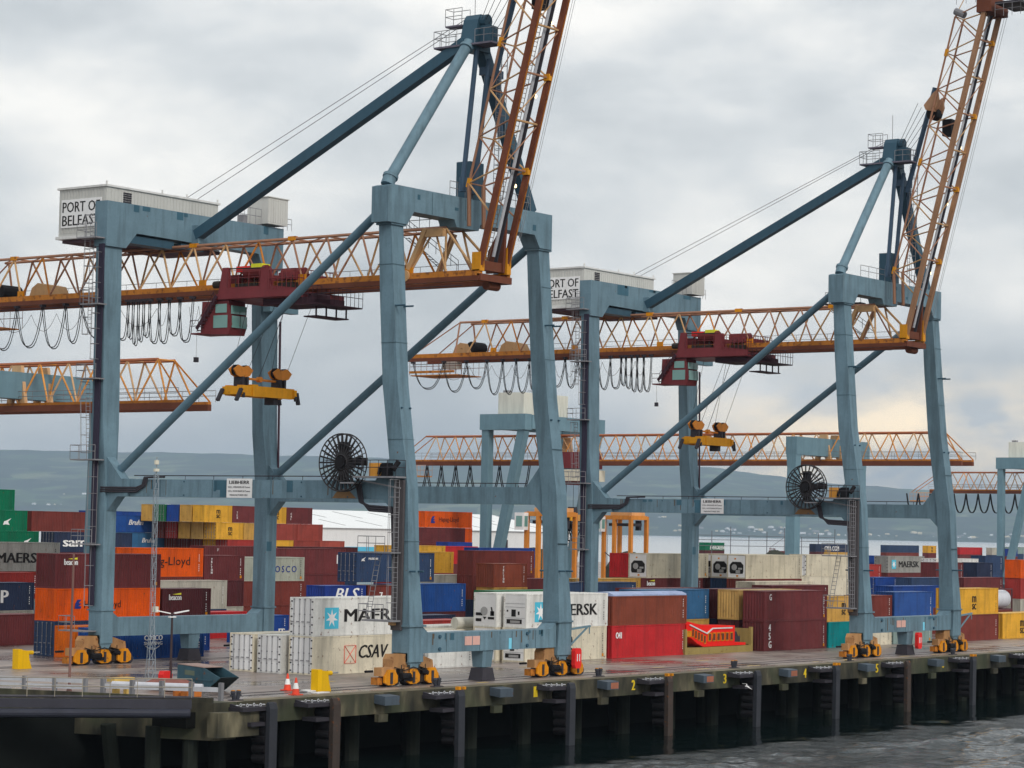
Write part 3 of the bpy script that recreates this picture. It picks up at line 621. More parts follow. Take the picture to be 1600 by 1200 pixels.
# ---- water
wa=bpy.data.materials.new('harbour water'); wa.use_nodes=True; t_=wa.node_tree; n_=t_.nodes; l_=t_.links; b_=n_['Principled BSDF']; b_.inputs['Base Color'].default_value=(.006,.013,.013,1); b_.inputs['Roughness'].default_value=.06; b_.inputs['IOR'].default_value=1.333
g_=n_.new('ShaderNodeNewGeometry'); mp_=n_.new('ShaderNodeMapping'); mp_.inputs['Rotation'].default_value=(0,0,R(20)); mp_.inputs['Scale'].default_value=(1,1,1); l_.new(g_.outputs['Position'],mp_.inputs[0])
w1=n_.new('ShaderNodeTexNoise'); w1.inputs['Scale'].default_value=.42; w1.inputs['Detail'].default_value=7; w1.inputs['Roughness'].default_value=.62; w1.inputs['Distortion'].default_value=.8; l_.new(mp_.outputs[0],w1.inputs['Vector'])
# the wash: rougher water in drifting bands away from the quay
w2=n_.new('ShaderNodeTexNoise'); w2.inputs['Scale'].default_value=.05; w2.inputs['Detail'].default_value=3; l_.new(mp_.outputs[0],w2.inputs['Vector'])
sp=n_.new('ShaderNodeSeparateXYZ'); l_.new(g_.outputs['Position'],sp.inputs[0])
yy=n_.new('ShaderNodeMapRange'); yy.inputs[1].default_value=-9; yy.inputs[2].default_value=-16; yy.inputs[3].default_value=0; yy.inputs[4].default_value=.75; l_.new(sp.outputs['Y'],yy.inputs[0])
ad=n_.new('ShaderNodeMath'); ad.operation='MULTIPLY_ADD'; l_.new(w2.outputs['Fac'],ad.inputs[0]); ad.inputs[1].default_value=.7; l_.new(yy.outputs[0],ad.inputs[2])
st=n_.new('ShaderNodeMapRange'); st.inputs[1].default_value=.45; st.inputs[2].default_value=.85; st.inputs[3].default_value=.08; st.inputs[4].default_value=.9; l_.new(ad.outputs[0],st.inputs[0])
fy_=n_.new('ShaderNodeMapRange'); fy_.inputs[1].default_value=60; fy_.inputs[2].default_value=200; fy_.inputs[3].default_value=1; fy_.inputs[4].default_value=.1; ro_=n_.new('ShaderNodeMapRange'); ro_.inputs[1].default_value=60; ro_.inputs[2].default_value=400; ro_.inputs[3].default_value=.06; ro_.inputs[4].default_value=.42; l_.new(sp.outputs['Y'],ro_.inputs[0]); l_.new(ro_.outputs[0],b_.inputs['Roughness']); skyglint_=n_.new('ShaderNodeMapRange'); skyglint_.inputs[1].default_value=250; skyglint_.inputs[2].default_value=700; l_.new(sp.outputs['Y'],skyglint_.inputs[0]); sm2=n_.new('ShaderNodeMix'); sm2.data_type='RGBA'; sm2.inputs[6].default_value=(.004,.010,.010,1); sm2.inputs[7].default_value=(.52,.55,.57,1); l_.new(skyglint_.outputs[0],sm2.inputs[0]); l_.new(sm2.outputs[2],b_.inputs['Base Color']); l_.new(sp.outputs['Y'],fy_.inputs[0]); sm_=n_.new('ShaderNodeMath'); sm_.operation='MULTIPLY'; l_.new(st.outputs[0],sm_.inputs[0]); l_.new(fy_.outputs[0],sm_.inputs[1])  # pale far base colour paints in the bright sky reflection on the lough
bm=n_.new('ShaderNodeBump'); bm.inputs['Distance'].default_value=.45; l_.new(w1.outputs['Fac'],bm.inputs['Height']); l_.new(sm_.outputs[0],bm.inputs['Strength']); l_.new(bm.outputs[0],b_.inputs['Normal'])
m=MB(); F0=Vector((math.sin(yaw),math.cos(yaw),0)); R0=Vector((F0.y,-F0.x,0)); C0=Vector((0,-106.8,0))
def wp(d,s,z): v=C0+F0*d+R0*s; return (v.x,v.y,z)
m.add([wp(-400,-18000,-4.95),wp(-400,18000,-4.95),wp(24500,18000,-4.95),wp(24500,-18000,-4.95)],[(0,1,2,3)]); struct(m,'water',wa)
from mathutils import noise as MN
nx,ny=470,230; V=[]; F=[]
for j in range(ny):
    y=1.5-.32*j-.0006*j*j
    calm=min(1,max(.12,(-y-5)/13))
    for i in range(nx):
        x=92+.46*i; wake=.3+1.9*max(0,MN.noise(Vector((x*.03+3,y*.11+2,0)))+.22)
        h=.22*MN.noise(Vector((x*.22,y*.42,1)))+.1*MN.noise(Vector((x*.6,y*.95,5)))+.03*MN.noise(Vector((x*1.7+y,y*2.1,9)))
        V.append((x,y,-4.62+1.7*h*calm*wake))
for j in range(ny-1):
    for i in range(nx-1): a=j*nx+i; F.append((a,a+nx,a+nx+1,a+1))
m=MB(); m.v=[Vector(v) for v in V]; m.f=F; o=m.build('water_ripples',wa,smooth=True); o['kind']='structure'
# ---- hills beyond the lough
hm=bpy.data.materials.new('hill fields'); hm.use_nodes=True; t_=hm.node_tree; n_=t_.nodes; l_=t_.links; b_=n_['Principled BSDF']; b_.inputs['Roughness'].default_value=1; b_.inputs['Specular IOR Level'].default_value=0
g_=n_.new('ShaderNodeNewGeometry'); mp_=n_.new('ShaderNodeMapping'); mp_.inputs['Scale'].default_value=(.0042,.0046,.01); l_.new(g_.outputs['Position'],mp_.inputs[0])
vo=n_.new('ShaderNodeTexVoronoi'); vo.inputs['Scale'].default_value=1.0; vo.inputs['Randomness'].default_value=.9; l_.new(mp_.outputs[0],vo.inputs['Vector'])
sc_=n_.new('ShaderNodeSeparateColor'); l_.new(vo.outputs['Color'],sc_.inputs[0])
cr_=n_.new('ShaderNodeValToRGB'); e_=cr_.color_ramp.elements; e_[0].position=.0; e_[0].color=(.02,.035,.02,1); e_[1].position=1; e_[1].color=(.22,.24,.12,1); q1=e_.new(.45); q1.color=(.05,.09,.03,1); q2=e_.new(.72); q2.color=(.1,.17,.06,1); l_.new(sc_.outputs[0],cr_.inputs[0])
no=n_.new('ShaderNodeTexNoise'); no.inputs['Scale'].default_value=.0016; no.inputs['Detail'].default_value=9; no.inputs['Roughness'].default_value=.7; l_.new(g_.outputs['Position'],no.inputs['Vector'])
mr_=n_.new('ShaderNodeMapRange'); mr_.inputs[1].default_value=.42; mr_.inputs[2].default_value=.6; l_.new(no.outputs['Fac'],mr_.inputs[0])
xm=n_.new('ShaderNodeMix'); xm.data_type='RGBA'; xm.inputs[6].default_value=(.03,.045,.025,1); l_.new(mr_.outputs[0],xm.inputs[0]); l_.new(cr_.outputs[0],xm.inputs[7]); l_.new(xm.outputs[2],b_.inputs['Base Color'])
prof=[(s_*2,(h_+5)*2) for s_,h_ in ((-9000,300),(-2400,333),(-1500,336),(-600,330),(-200,322),(130,318),(420,322),(960,320),(1030,305),(1150,293),(1270,284),(1380,262),(1600,250),(1850,236),(2100,230),(2400,222),(2900,205),(9000,120))]
def ridge(s):
    for (a,h0),(b,h1) in zip(prof,prof[1:]):
        if a<=s<=b: return h0+(h1-h0)*(s-a)/(b-a)
    return 100
def hn(s,k): return math.sin(s*.0031+k)*.5+math.sin(s*.0083+2*k)*.3+math.sin(s*.021+3*k)*.2
ns=260; nd_=26; V=[];F=[]
for i in range(ns):
    s=-12000+24000*i/(ns-1)
    for j in range(nd_):
        t=j/(nd_-1); d=18200+5000*t; z=-5+(ridge(s)+5)*(t**.8)*(1+.05*hn(s*.7,j*.3)*(1-t)*2)+(7*hn(s*3,1) if j==nd_-1 else 12*hn(s*.5+j*300,j*.5)*t)
        if j==0: z=-6
        V.append(wp(d,s*d/23200,z))
for i in range(ns-1):
    for j in range(nd_-1): a=i*nd_+j; F.append((a,a+nd_,a+nd_+1,a+1))
m=MB(); m.add(V,F); o=m.build('hills',hm,smooth=True); o['kind']='structure'
# low wooded shore in front of the hills, then the houses on it
def terrain(s,d):
    t=max(0,min(1,(d-18200)/5000)); return -5+(ridge(s*23200/d)+5)*(t**.8)
V=[];F=[]; random.seed(11)
for i in range(420):
    s=-5200+10400*i/419
    for dd,z in((18160,-6),(18200,8+12*random.random()),(18320,22+18*random.random()),(18520,18)): V.append(wp(dd,s,z))
for i in range(419):
    for j in range(3): a=i*4+j; F.append((a,a+4,a+5,a+1))
m=MB(); m.add(V,F); o=m.build('wooded_shore',P('shore trees',(54,66,46),1,.4,streak=0,spec=0)); o['kind']='stuff'
hm0=MB(); hm0.prism([(-12,0),(12,0),(12,12),(0,20),(-12,12)],'x',-22,22); hme=mesh('house',hm0)
hmats=[P('house render pale',(232,228,218),.8,.1,streak=0),P('house render cream',(205,190,160),.8,.1,streak=0),P('house roof slate',(120,116,116),.8,.1,streak=0)]
for i in range(130):
    if i<105: s=random.choice([random.gauss(2300,660),random.gauss(3800,520),random.uniform(600,4800)]); d=18240+abs(random.gauss(0,170))
    else: s=random.choice([-3400,-2500,1200])+random.gauss(0,180); d=random.choice([18800,19400])+random.uniform(0,120)
    o=bpy.data.objects.new('house',hme); COL.objects.link(o); sc=random.uniform(.35,.85); v=wp(d,s,max(16,terrain(s,d))+8); o.location=v; o.scale=(sc*random.uniform(.8,1.8),sc,sc); o.rotation_euler=(0,0,random.uniform(0,3))
    o.material_slots[0].link='OBJECT'; o.material_slots[0].material=random.choice(hmats[:2]) if random.random()<.8 else hmats[2]
    tag(o,'small pale house on the far shore below the hills','house','houses on the far shore')

# ---------------- ship to shore cranes ----------------
def text_at(parent,body,wpos,h,mat,**k): 
    w=worldloc(parent); return text(parent,body,(wpos[0]-w.x,wpos[1]-w.y,wpos[2]-w.z),h,mat,**k)
def truss_member(m,n0,n1,r=.09): m.tube(n0,n1,r,6,cap=False)
def bogie(dx,x,y,word,which,side):
    t=thing('crane_bogie',word,'crane wheels',(x+dx,y,0),'wheel bogies of the quay cranes')
    def B(): return MB((dx,0,0))
    m=B(); m.prism([(x-.35,1.45),(x-.8,2.25),(x-2.0,2.25),(x-2.25,1.9),(x-2.25,1.25),(x-1.2,1.2)],'y',y-.45,y+.45); m.prism([(x+.35,1.45),(x+.7,2.2),(x+2.3,1.75),(x+2.45,1.0),(x+1.4,1.2)],'y',y-.45,y+.45); m.build('equaliser_beam',beige,t)
    m=B(); m.box(x-3.5,x-1.9,y-.5,y+.2,.75,1.35); m.box(x-.9,x-.3,y-.5,y+.4,.8,1.3); m.box(x+1.5,x+1.9,y-.3,y+.4,.9,1.4); m.build('wheel_frame',beige,t)
    for k,xx in enumerate((x-2.55,x-.05,x+2.1)):
        m=B(); a=.72; m.prism([(xx-a,.3),(xx-a,.75),(xx-.35,1.2),(xx+.35,1.2),(xx+a,.75),(xx+a,.3),(xx+.35,.12),(xx-.35,.12)],'y',y-.62,y-.45); m.build('wheel_guard',yellow,t)
        m=B(); m.tube((xx,y-.42,.36),(xx,y+.42,.36),.36,14); m.tube((xx+.95,y-.3,.36),(xx+.95,y+.3,.36),.34,12); m.box(xx-.12,xx+.12,y-.68,y-.62,.2,1.0); m.build('wheel',dgrey,t)
    m=B(); m.box(x-3.7,x-3.15,y-.3,y+.3,.15,.65); m.build('buffer',orange,t)
    m=B(); m.box(x-1.3,x+1.6,y-.35,y+.4,.72,1.18); m.box(x-2.0,x-1.55,y-.5,y+.4,.2,.8); m.box(x+.75,x+1.3,y-.45,y+.4,.2,.9); [m.tube((x+q,y-.66,.95),(x+q,y-.66,1.5),.035,5) for q in(-1.5,-.6,.5,1.2)]; m.path([(x-2.2,y-.6,1.35),(x-1.2,y-.7,1.1),(x-.2,y-.72,1.32),(x+.9,y-.7,1.05)],.04,5); m.build('bogie_frame',P('greasy dark iron',(46,40,36),.5,.5,.3),t)
    m=B(); m.tube((x-3.9,y,1.1),(x-4.7,y,1.1),.09,8); m.tube((x+.9,y-.5,1.0),(x+1.6,y-.5,.85),.22,8); m.tube((x-1.6,y-.7,.7),(x-.6,y-.7,.7),.24,8); m.box(x-1.3,x-.2,y-.75,y-.5,.35,.6); m.build('drive_motor',black,t)
    m=B(); m.box(x-.35,x+.35,y-.3,y+.3,1.2,1.65); m.build('pivot',tealD,t)
def sts(dx,who,spr,ylist,first):
    g='quayside gantry cranes'
    t=thing('gantry_crane',('nearer' if first else 'farther')+' blue quay crane with its lattice boom raised, '+('left half of the photo' if first else 'right half of the photo'),'crane',(146+dx,3.9,0),g)
    B=lambda: MB((dx,0,0))
    X0,X1=136.6,155.3
    # legs
    for (xa,ya_,kind) in((0,0,'w'),(1,0,'w'),(0,1,'l'),(1,1,'l')):
        m=B()
        if kind=='w':
            if xa==0: m.loft([(136.55,138.2,3.25,4.85,1.65),(136.55,138.1,3.25,4.85,4.2),(136.6,137.85,3.5,5.1,8),(136.6,137.8,3.75,5.2,14),(136.6,137.85,4.9,6.3,21.5),(136.6,137.95,5.45,6.75,28),(136.6,138.0,5.85,7.0,33.2)])
            else: m.loft([(154.7,156.5,3.25,4.85,1.65),(154.9,156.6,3.25,4.85,4.2),(155.1,156.5,3.6,5.0,8),(155.1,156.45,3.9,5.3,14),(155.0,156.35,4.9,6.3,21.5),(154.9,156.25,5.45,6.75,28),(154.8,156.2,5.85,7.0,33.2)])
            xx=(136.55,138.2) if xa==0 else (154.7,156.5); xm=sum(xx)/2
            m.prism([(xx[0],1.66),(xx[0],2.3),(xx[1],2.3),(xx[1],1.66),(xm+.35,1.15),(xm-.35,1.15)],'y',3.4,4.7)
            # flange rings
            for z,a,b,c_,d in((4.15,xx[0]-.12,xx[1]+.12,3.13,4.97),(33.1,(136.45 if xa==0 else 154.65),(138.15 if xa==0 else 156.35),5.7,7.15)): m.box(a,b,c_,d,z,z+.14)
            # knee gussets toward the tie beam
            x_a,x_b=(136.75,137.7) if xa==0 else (155.2,156.3)
            m.prism([(5.0,18.6),(5.6,16.2),(6.9,14.55),(6.9,13.2),(6.1,13.2),(4.9,12.0)],'x',x_a,x_b)
        else:
            x0=136.3 if xa==0 else 155.2; sh=0 if xa==0 else -.75
            m.loft([(x0,x0+1.3,34.1,35.5,1.65),(x0,x0+1.3,34.1,35.5,12.5),(x0,x0+1.35,34.2,35.6,15.5),(x0-.05+sh*.3,x0+1.7+sh*.3,34.5,35.75,19),(x0-.1+sh,x0+1.8+sh*.5,34.85,35.8,33.0)])
            xm=x0+.65; m.prism([(x0,1.66),(x0,2.3),(x0+1.3,2.3),(x0+1.3,1.66),(xm+.3,1.15),(xm-.3,1.15)],'y',34.2,35.4)
            m.box(x0-.1,x0+1.4,34.0,35.6,4.2,4.32)
            m.prism([(34.25,16.3),(32.6,14.6),(31.9,14.6),(31.9,13.2),(33.0,13.2),(34.2,11.9)],'x',x0+.25,x0+1.15)
        m.build('leg',teal,t)
    for n_i,(ys,ye,zt,zb) in enumerate(((3.4,4.7,3.68,2.25),(34.25,35.5,3.65,2.2))):
        m=B(); xs=138.2 if n_i==0 else 137.6; xe=154.7 if n_i==0 else 155.2
        m.prism([(xs,zb),(xs,zt+.5),(xs+.7,zt),(xe-.7,zt),(xe,zt+.5),(xe,zb)],'y',ys,ye); m.build('sill_beam',teal,t)
        m=B(); xm=146.2 if n_i==0 else 147.1; m.loft([(xm-.55,xm+.55,ys+.2,ye-.2,1.0),(xm-.65,xm+.65,ys+.1,ye-.1,zb)]); m.build('stowage_post',teal,t)
        m=B(); m.loft([(xm-.8,xm+.8,ys,ye,.03),(xm-.6,xm+.6,ys+.1,ye-.1,.95)]); m.build('post_foot',dgrey,t)
    if first or True:
        m=B(); 
        for xx in (143.2,144.15): m.box(xx,xx+.85,3.375,3.395,2.7,3.35)
        m.build('warning_notice',P('notice pink',(214,160,150),.6,.2),t)
        m=B(); m.box(148.6,148.95,3.37,3.395,2.3,3.1); m.build('safety_sticker',P('sticker blue',(110,180,210),.6,.2),t)
    # portal beams
    m=B(); m.prism([(135.9,33.24),(135.9,35.85),(136.4,36.0),(156.2,36.0),(156.2,33.24),(154.6,33.24),(153.9,34.2),(146.9,34.2),(146.7,33.7),(144.0,33.7),(143.7,34.25),(138.9,34.25),(138.15,33.24)],'y',5.6,7.15); m.build('portal_beam',teal,t)
    m=B(); m.prism([(136.15,33.04),(136.15,36.65),(157.0,36.65),(157.0,33.0),(154.5,33.0),(153.9,34.2),(139.5,34.35),(138.3,33.04)],'y',34.62,36.0); m.build('portal_beam',teal,t)
    m=B(); m.box(138.9,144.0,34.9,36.3,33.55,34.19); m.box(144.8,147.5,34.9,36.2,33.7,34.15); m.build('boom_hanger',tealD,t)
    # side tie beams with catwalk rail
    for x_a,x_b in((136.8,137.6),(155.2,156.1)):
        m=B(); m.box(x_a,x_b,6.9,31.9,13.2,14.56); m.build('tie_beam',teal,t)
        m=B(); m.tube((x_a+.1,6.9,14.85),(x_a+.1,31.5,14.85),.04,5)
        for y in range(8,32,3): m.tube((x_a+.1,y,14.56),(x_a+.1,y,14.85),.03,4)
        m.build('handrail',dgrey,t)
    for x_,z0 in((137.2,14.9),(155.7,15.2)):
        m=B(); m.tube((x_,6.9,34.6 if x_<140 else 33.9),(x_,33.9,z0),.33,14); m.build('diagonal_brace',midteal,t,smooth=True)
        m=B(); m.box(x_-.09,x_+.09,33.0,34.8,z0-.5,z0+.75); m.box(x_-.1,x_+.1,6.3,7.6,33.8,34.95); m.build('brace_lug',teal,t)
    # cable pipes at the tie corner
    m=B()
    for k in range(3): m.path([(136.3,34.6,13.9-.16*k),(136.65,31.0-.0*k,13.9-.16*k),(136.7,30.4-.16*k,14.1),(136.7,30.2-.16*k,14.7),(136.7,28,14.75)],.08,5)
    for k in range(3): m.path([(136.5-.04*k,8.1+.15*k,14.4),(136.5,7.8+.15*k,13.0+.0*k),(136.5,7.2,12.4+.16*k),(136.4,5.0,12.3+.16*k),(136.3,4.7,9)],.09,5)
    m.build('cable_pipe',dgrey,t)
    # mast
    A=Vector((146.0,5.6,48.5))
    m=B(); m.tube((136.6,6.3,36.0),(136.95,6.3,36.7),.5,14); m.tube((136.95,6.3,36.6),(145.3,5.8,47.9),.42,16); m.tube((136.9,6.3,36.55),(137.0,6.3,36.75),.58,16); m.tube((144.9,5.8,47.35),(145.05,5.8,47.55),.55,16); m.build('mast_leg',teal,t,smooth=True)
    m=B(); m.beam((154.1,6.3,36.0),(146.6,5.8,48.1),.85,.85,up=(0,1,0)); m.build('mast_leg',tealD,t)
    m=B(); m.prism([(145.0,47.3),(147.2,47.3),(146.9,49.9),(146.5,50.1),(145.9,50.1),(145.6,49.7)],'y',5.2,6.6); m.tube((146.2,4.7,49.6),(146.2,5.2,49.6),.5,12); m.box(145.8,146.9,4.3,5.2,47.7,49.2); m.build('mast_head',tealD,t)
    m=B(); m.beam((145.4,6.2,47.9),(146.1,34.3,34.9),.75,.85,up=(0,0,1)); m.build('backstay',tealD,t)
    m=B(); m.box(145.75,146.4,33.9,34.62,34.2,35.7); m.build('backstay_lug',teal,t)
    for xx,top in((144.4,(145.6,5.3,47.4)),(145.9,(146.9,5.1,46.8))):
        m=B(); m.tube((xx,5.4,37.3),top,.2,8); m.tube((xx,5.4,36.4),(xx,5.4,37.5),.28,8); m.build('tie_bar',P('tie bar blue',(60,80,100),.45,.3),t)
    m=B(); m.tube((147.0,4.8,44.9),(147.1,1.9,55.0),.24,8); m.box(146.6,148.9,5.2,5.8,45.6,46.2); m.tube((148.3,5.3,45.8),(148.4,5.0,41),.24,8); m.build('fore_tie_bar',P('tie bar blue',(60,80,100),.45,.3),t)
    m=B(); m.box(145.6,147.3,5.7,7.0,36.0,38.9); m.build('boom_latch_tower',tealD,t)
    m=B(); 
    for zz,y0,y1,xs_ in((47.6,3.4,8.9,145.2),(49.3,5.2,8.3,145.5)): m.box(xs_-.3,xs_+1.2,y0,y1,zz,zz+.14) if zz<48 else m.box(xs_,xs_+1.0,y0+1.5,y1,zz,zz+.12)
    m.build('mast_platform',P('platform grating',(96,92,104),.7,.3),t)
    m=B(); m.rail([(144.9,8.9,47.74),(146.4,8.9,47.74),(146.4,3.5,47.74)],1.2,.9); m.rail([(146.4,8.9,47.74),(144.9,8.9,47.74),(144.9,6.7,47.74)],1.2,.8); m.rail([(145.5,6.7,49.4),(145.5,8.3,49.4),(146.5,8.3,49.4),(146.5,6.7,49.4)],1.3,.7); m.rail([(145.2,5.2,47.74),(145.2,3.5,47.74),(146.4,3.5,47.74)],1.1,.7); m.tube((146.2,6,50),(146.2,6,52.5),.03,4); m.build('mast_railing',grey,t)
    m=B(); m.ladder((147.6,5.0,36.2),(147.3,4.6,47.6),(.5,0,0),1,out_=(0,-1,0)); m.build('mast_ladder',grey,t)
    m=B(); m.rail([(139.5,5.7,36.0),(146,5.7,36.0)],1.1,1.6) if not first else m.rail([(143.2,5.7,36.0),(146,5.7,36.0)],1.1,1.0); m.rail([(149.5,5.7,36.0),(153.4,5.7,36.0)],1.1,.9); m.build('beam_railing',grey,t)
    # ropes
    m=B()
    for k in range(2): m.tube((146+k*.5,6.2,50.1),(147.5+k*1.2,36.9,38.4),.025,4,cap=False)
    for k in range(5): m.tube((145.6+.35*k,4.9,49.6-.25*k),(144.9+.5*k,2.6-.12*k,53.2-.35*k),.025,4,cap=False)
    m.build('hoist_rope',dgrey,t)
    # machinery house + cabin
    h=thing('machinery_house','','x',(0,0,0)); 
    for k in list(h.keys()): del h[k]
    h.name='machinery_house_tmp'; bpy.data.objects.remove(h)
    m=B(); m.box(138.3,151.3,37.0,42.45,34.35,38.2)
    n=34
    for i in range(n): x=138.45+i*12.7/n; m.box(x,x+.19,36.97,37.0,34.6,38.1)
    for i in range(15): y=37.15+i*5.2/15; m.box(138.27,138.3,y,y+.18,34.6,38.1)
    hs_=m.build('machinery_house',cladding,t)
    m=B(); m.box(138.15,151.45,36.85,42.6,38.2,38.36); 
    for x in(138.3,144.6,147.5,151.2): m.tube((x,37,38.36),(x,37,38.65),.08,5)
    m.box(138.1,151.4,36.8,42.6,34.12,34.35); m.build('house_trim',P('house trim',(196,196,194),.6,.1),hs_)
    m=B()
    for i in range(6): m.box(140.15,141.05,36.93,36.968,36.9+i*.18,37.02+i*.18)
    m.build('louvre',dgrey,hs_)
    m=B(); m.box(138.2,138.262,37.45,42.1,35.05,37.35); sg=m.build('sign_board',white,hs_)
    text_at(sg,'PORT OF',(138.19+dx,41.95,36.3),.85,ink,face='-X',style='c',wid=4.3); text_at(sg,'BELFAST',(138.19+dx,41.95,35.2),.85,ink,face='-X',style='c',wid=4.3)
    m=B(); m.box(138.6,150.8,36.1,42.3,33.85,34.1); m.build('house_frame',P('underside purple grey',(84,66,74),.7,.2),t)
    m=B(); m.box(154.5,157.0,34.2,36.6,36.85,39.1)
    for i in range(8): m.box(154.55+i*.3,154.65+i*.3,34.17,34.2,37,39)
    m.box(154.4,157.1,34.1,36.7,39.1,39.18); m.build('electrical_cabin',cladding,t)
    m=B(); m.rail([(151.5,34.8,36.65),(154.3,34.8,36.65)],1.4,.7); m.box(151.5,154.3,34.8,36,36.66,36.72); m.box(152.2,152.8,35,35.6,36.72,37.4); m.rail([(157.1,34.8,36.6),(158.2,34.8,36.6)],1.0,.5); m.build('roof_railing',grey,t)
    # small landside reel behind the trolley
    m=B(); m.ring((157.6,34.6,31.2),'x',1.1,.06,24,4); 
    for i in range(14): a=i*math.pi/7; m.beam((157.6,34.6,31.2),(157.6,34.6+1.1*math.cos(a),31.2+1.1*math.sin(a)),.1,.04,up=(1,0,0))
    m.box(157.2,158,34,35.2,30.6,31.9); m.build('small_cable_reel',black,t)
    m=B(); m.box(154.4,158.0,33.6,34.4,29.3,30.3); m.build('drive_box',teal2,t)
    m=B(); m.tube((156.62,34.2,15),(156.62,34.4,28.6),.1,6); m.build('conduit',P('conduit maroon',(70,52,62),.6),t)
    # horizontal girder
    ya,yb=2.6,58.3
    for x_ in(143.15,146.6):
        m=B(); m.box(x_-.2,x_+.2,ya,yb+5.5,29.86,30.3); m.build('bottom_chord',orange,t)
        m=B(); m.box(x_-.26,x_+.26,ya,yb+5.4,29.5,29.86); m.build('runway_flange',rusty,t)
    for x_ in(143.9,145.95):
        m=B(); m.tube((x_,6.5,33.7),(x_,yb-1,33.7),.13,6); m.build('top_chord',pinkish,t)
    pitch=3.56; nodes=[7.6+pitch*k for k in range(15)]
    cols=[sand,pinkish,sand,orange,pinkish,sand,pinkish]
    mm={}
    for k,yn in enumerate(nodes[:-1]):
        for s,(xb,xt) in enumerate(((143.15,143.9),(146.6,145.95))):
            c=cols[(k*2+s)%7]; b=mm.setdefault(c.name,(B(),c))[0]
            if yn<yb-2: b.tube((xt,yn,33.65),(xb,yn+pitch/2,30.25),.085,6,cap=False); b.tube((xt,yn,33.65),(xb,yn-pitch/2,30.25),.085,6,cap=False)
        b=mm.setdefault('pinkish',(B(),pinkish))[0]
        b.tube((143.9,yn,33.7),(145.95,yn,33.7),.07,5,cap=False); b.tube((143.9,yn,33.7),(145.95,yn+pitch,33.7),.05,5,cap=False)
        b.tube((143.15,yn+pitch/2,30.0),(146.6,yn+pitch/2,30.0),.07,5,cap=False)
    for b,c in mm.values(): b.build('lattice_bracing',c,t)
    m=B(); 
    for yn in nodes[1:14:3]: m.beam((143.9,yn-.4,33.72),(143.9,yn+.4,33.72),.3,.34); m.beam((143.15,yn-pitch/2-.35,30.5),(143.15,yn-pitch/2+.35,30.5),.16,.5)
    m.build('gusset_plate',yellow,t)
    m=B(); m.rail([(147.9,5,30.3),(147.9,yb+2,30.3)],1.1,1.8,.025); m.build('walkway_railing',grey,t)
    m=B(); m.box(147.3,148.0,5,yb+2,30.15,30.22); m.build('walkway',dgrey,t)
    m=B(); m.box(142.95,146.8,ya-.15,ya+.2,29.5,30.0); m.tube((144.6,3.2,29.3),(146,3.2,29.3),.35,10); m.build('hinge_beam',rusty,t)
    m=B(); m.beam((143.4,8.0,33.6),(143.3,9.5,30.6),.5,.35); m.beam((146.8,8.0,33.6),(146.8,9.5,30.6),.4,.3); m.tube((143.0,9.6,30.1),(142.8,9.6,30.1),.45,14); m.box(143.2,143.6,6.3,8.2,33.0,33.6); m.build('latch_hook',sand,t)
    m=B(); m.tube((143.9,6.5,33.6),(143.3,3.3,30.3),.12,6); m.tube((145.95,6.5,33.6),(146.5,3.3,30.3),.12,6); m.tube((143.9,6.5,33.6),(143.2,6.0,30.3),.09,6); m.tube((145.95,6.5,33.6),(146.6,6.0,30.3),.09,6); m.build('end_brace',sand,t)
    m=B(); m.ladder((147.6,13.6,33.8),(147.6,8.8,30.3),(.6,0,0)); m.rail([(147.5,14,34.4),(147.5,10,34.4)],1.1,1.0); m.rail([(148.4,14.0,34.4),(148.4,8.8,30.9)],.9,.9); m.box(147.4,148.5,10,14.3,34.3,34.4); m.build('girder_stair',dgrey,t)
    # landside end basket
    m=B(); m.rail([(143,yb-2,28.0),(143,yb+5.2,28.0)],1.7,.8); m.rail([(147.2,yb-2,28.0),(147.2,yb+5.2,28.0)],1.7,.8)
    m.build('end_basket',rusty,t)
    m=B(); m.box(142.9,147.3,yb-1.5,yb+5,27.9,28.0); m.box(142.9,143.1,yb-1,yb+5.2,28.2,28.45); m.build('basket_floor',orange,t)
    m=B(); m.box(144.2,145.4,yb-.2,yb+1.6,28.7,29.5); m.build('junction_cabinet',cladding,t)
    m=B(); m.tube((143.9,yb-1,33.7),(143.15,yb+4.8,30.3),.07,5); m.tube((146.3,yb-1,33.7),(147,yb+4.8,30.3),.07,5); m.tube((143.9,yb-1,33.7),(143.15,yb-1,30.3),.1,5); m.tube((146.3,yb-1,33.7),(147,yb-1,30.3),.1,5); m.build('end_stay',pinkish,t)
    for yy in (yb-1.2,53.2-2.4):
        m=B(); m.prism([(yy-1.3,30.4),(yy+1.2,30.4),(yy+.9,31.1),(yy+.2,31.5),(yy-.8,31.3)],'x',144.0,146.4); m.build('sheave_block',sand,t)
    m=B(); m.tube((144.1,yb-2.4,31.0),(146.3,yb-2.4,31.0),.6,12); m.build('rope_drum',black,t)
    # trailing cables
    m=B(); 
    for a,b in zip(ylist,ylist[1:]):
        w=abs(b-a); zz=26.1+.35*math.sin(a*7.3)+(.25 if w>4 else 0)
        for kx,dd in((0,0),(.2,.3)):
            pts=[]
            for i in range(13):
                s=i/12; q=2*s-1; dep=(1-abs(q)**(2.6 if w>1.6 else 4)); pts.append((142.75+kx,a+(b-a)*(s if w>1.6 else (s-.5)*1.1+.5),29.35-(29.35-zz+dd*.4)*dep))
            m.path(pts,.045,4)
    m.build('trailing_cable',black,t)
    m=B()
    for a,b in zip(ylist,ylist[1:]):
        if abs(b-a)>1.0: m.path([(147.4,a+(b-a)*i/8,29.2-1.5*(1-(2*i/8-1)**2)) for i in range(9)],.02,4)
    m.tube((142.75,4,29.15),(142.75,ylist[-1],29.15),.03,4)
    for y in ylist: m.box(142.6,143.1,y-.15,y+.15,29.25,29.45)
    m.build('cable_carrier',dgrey,t)
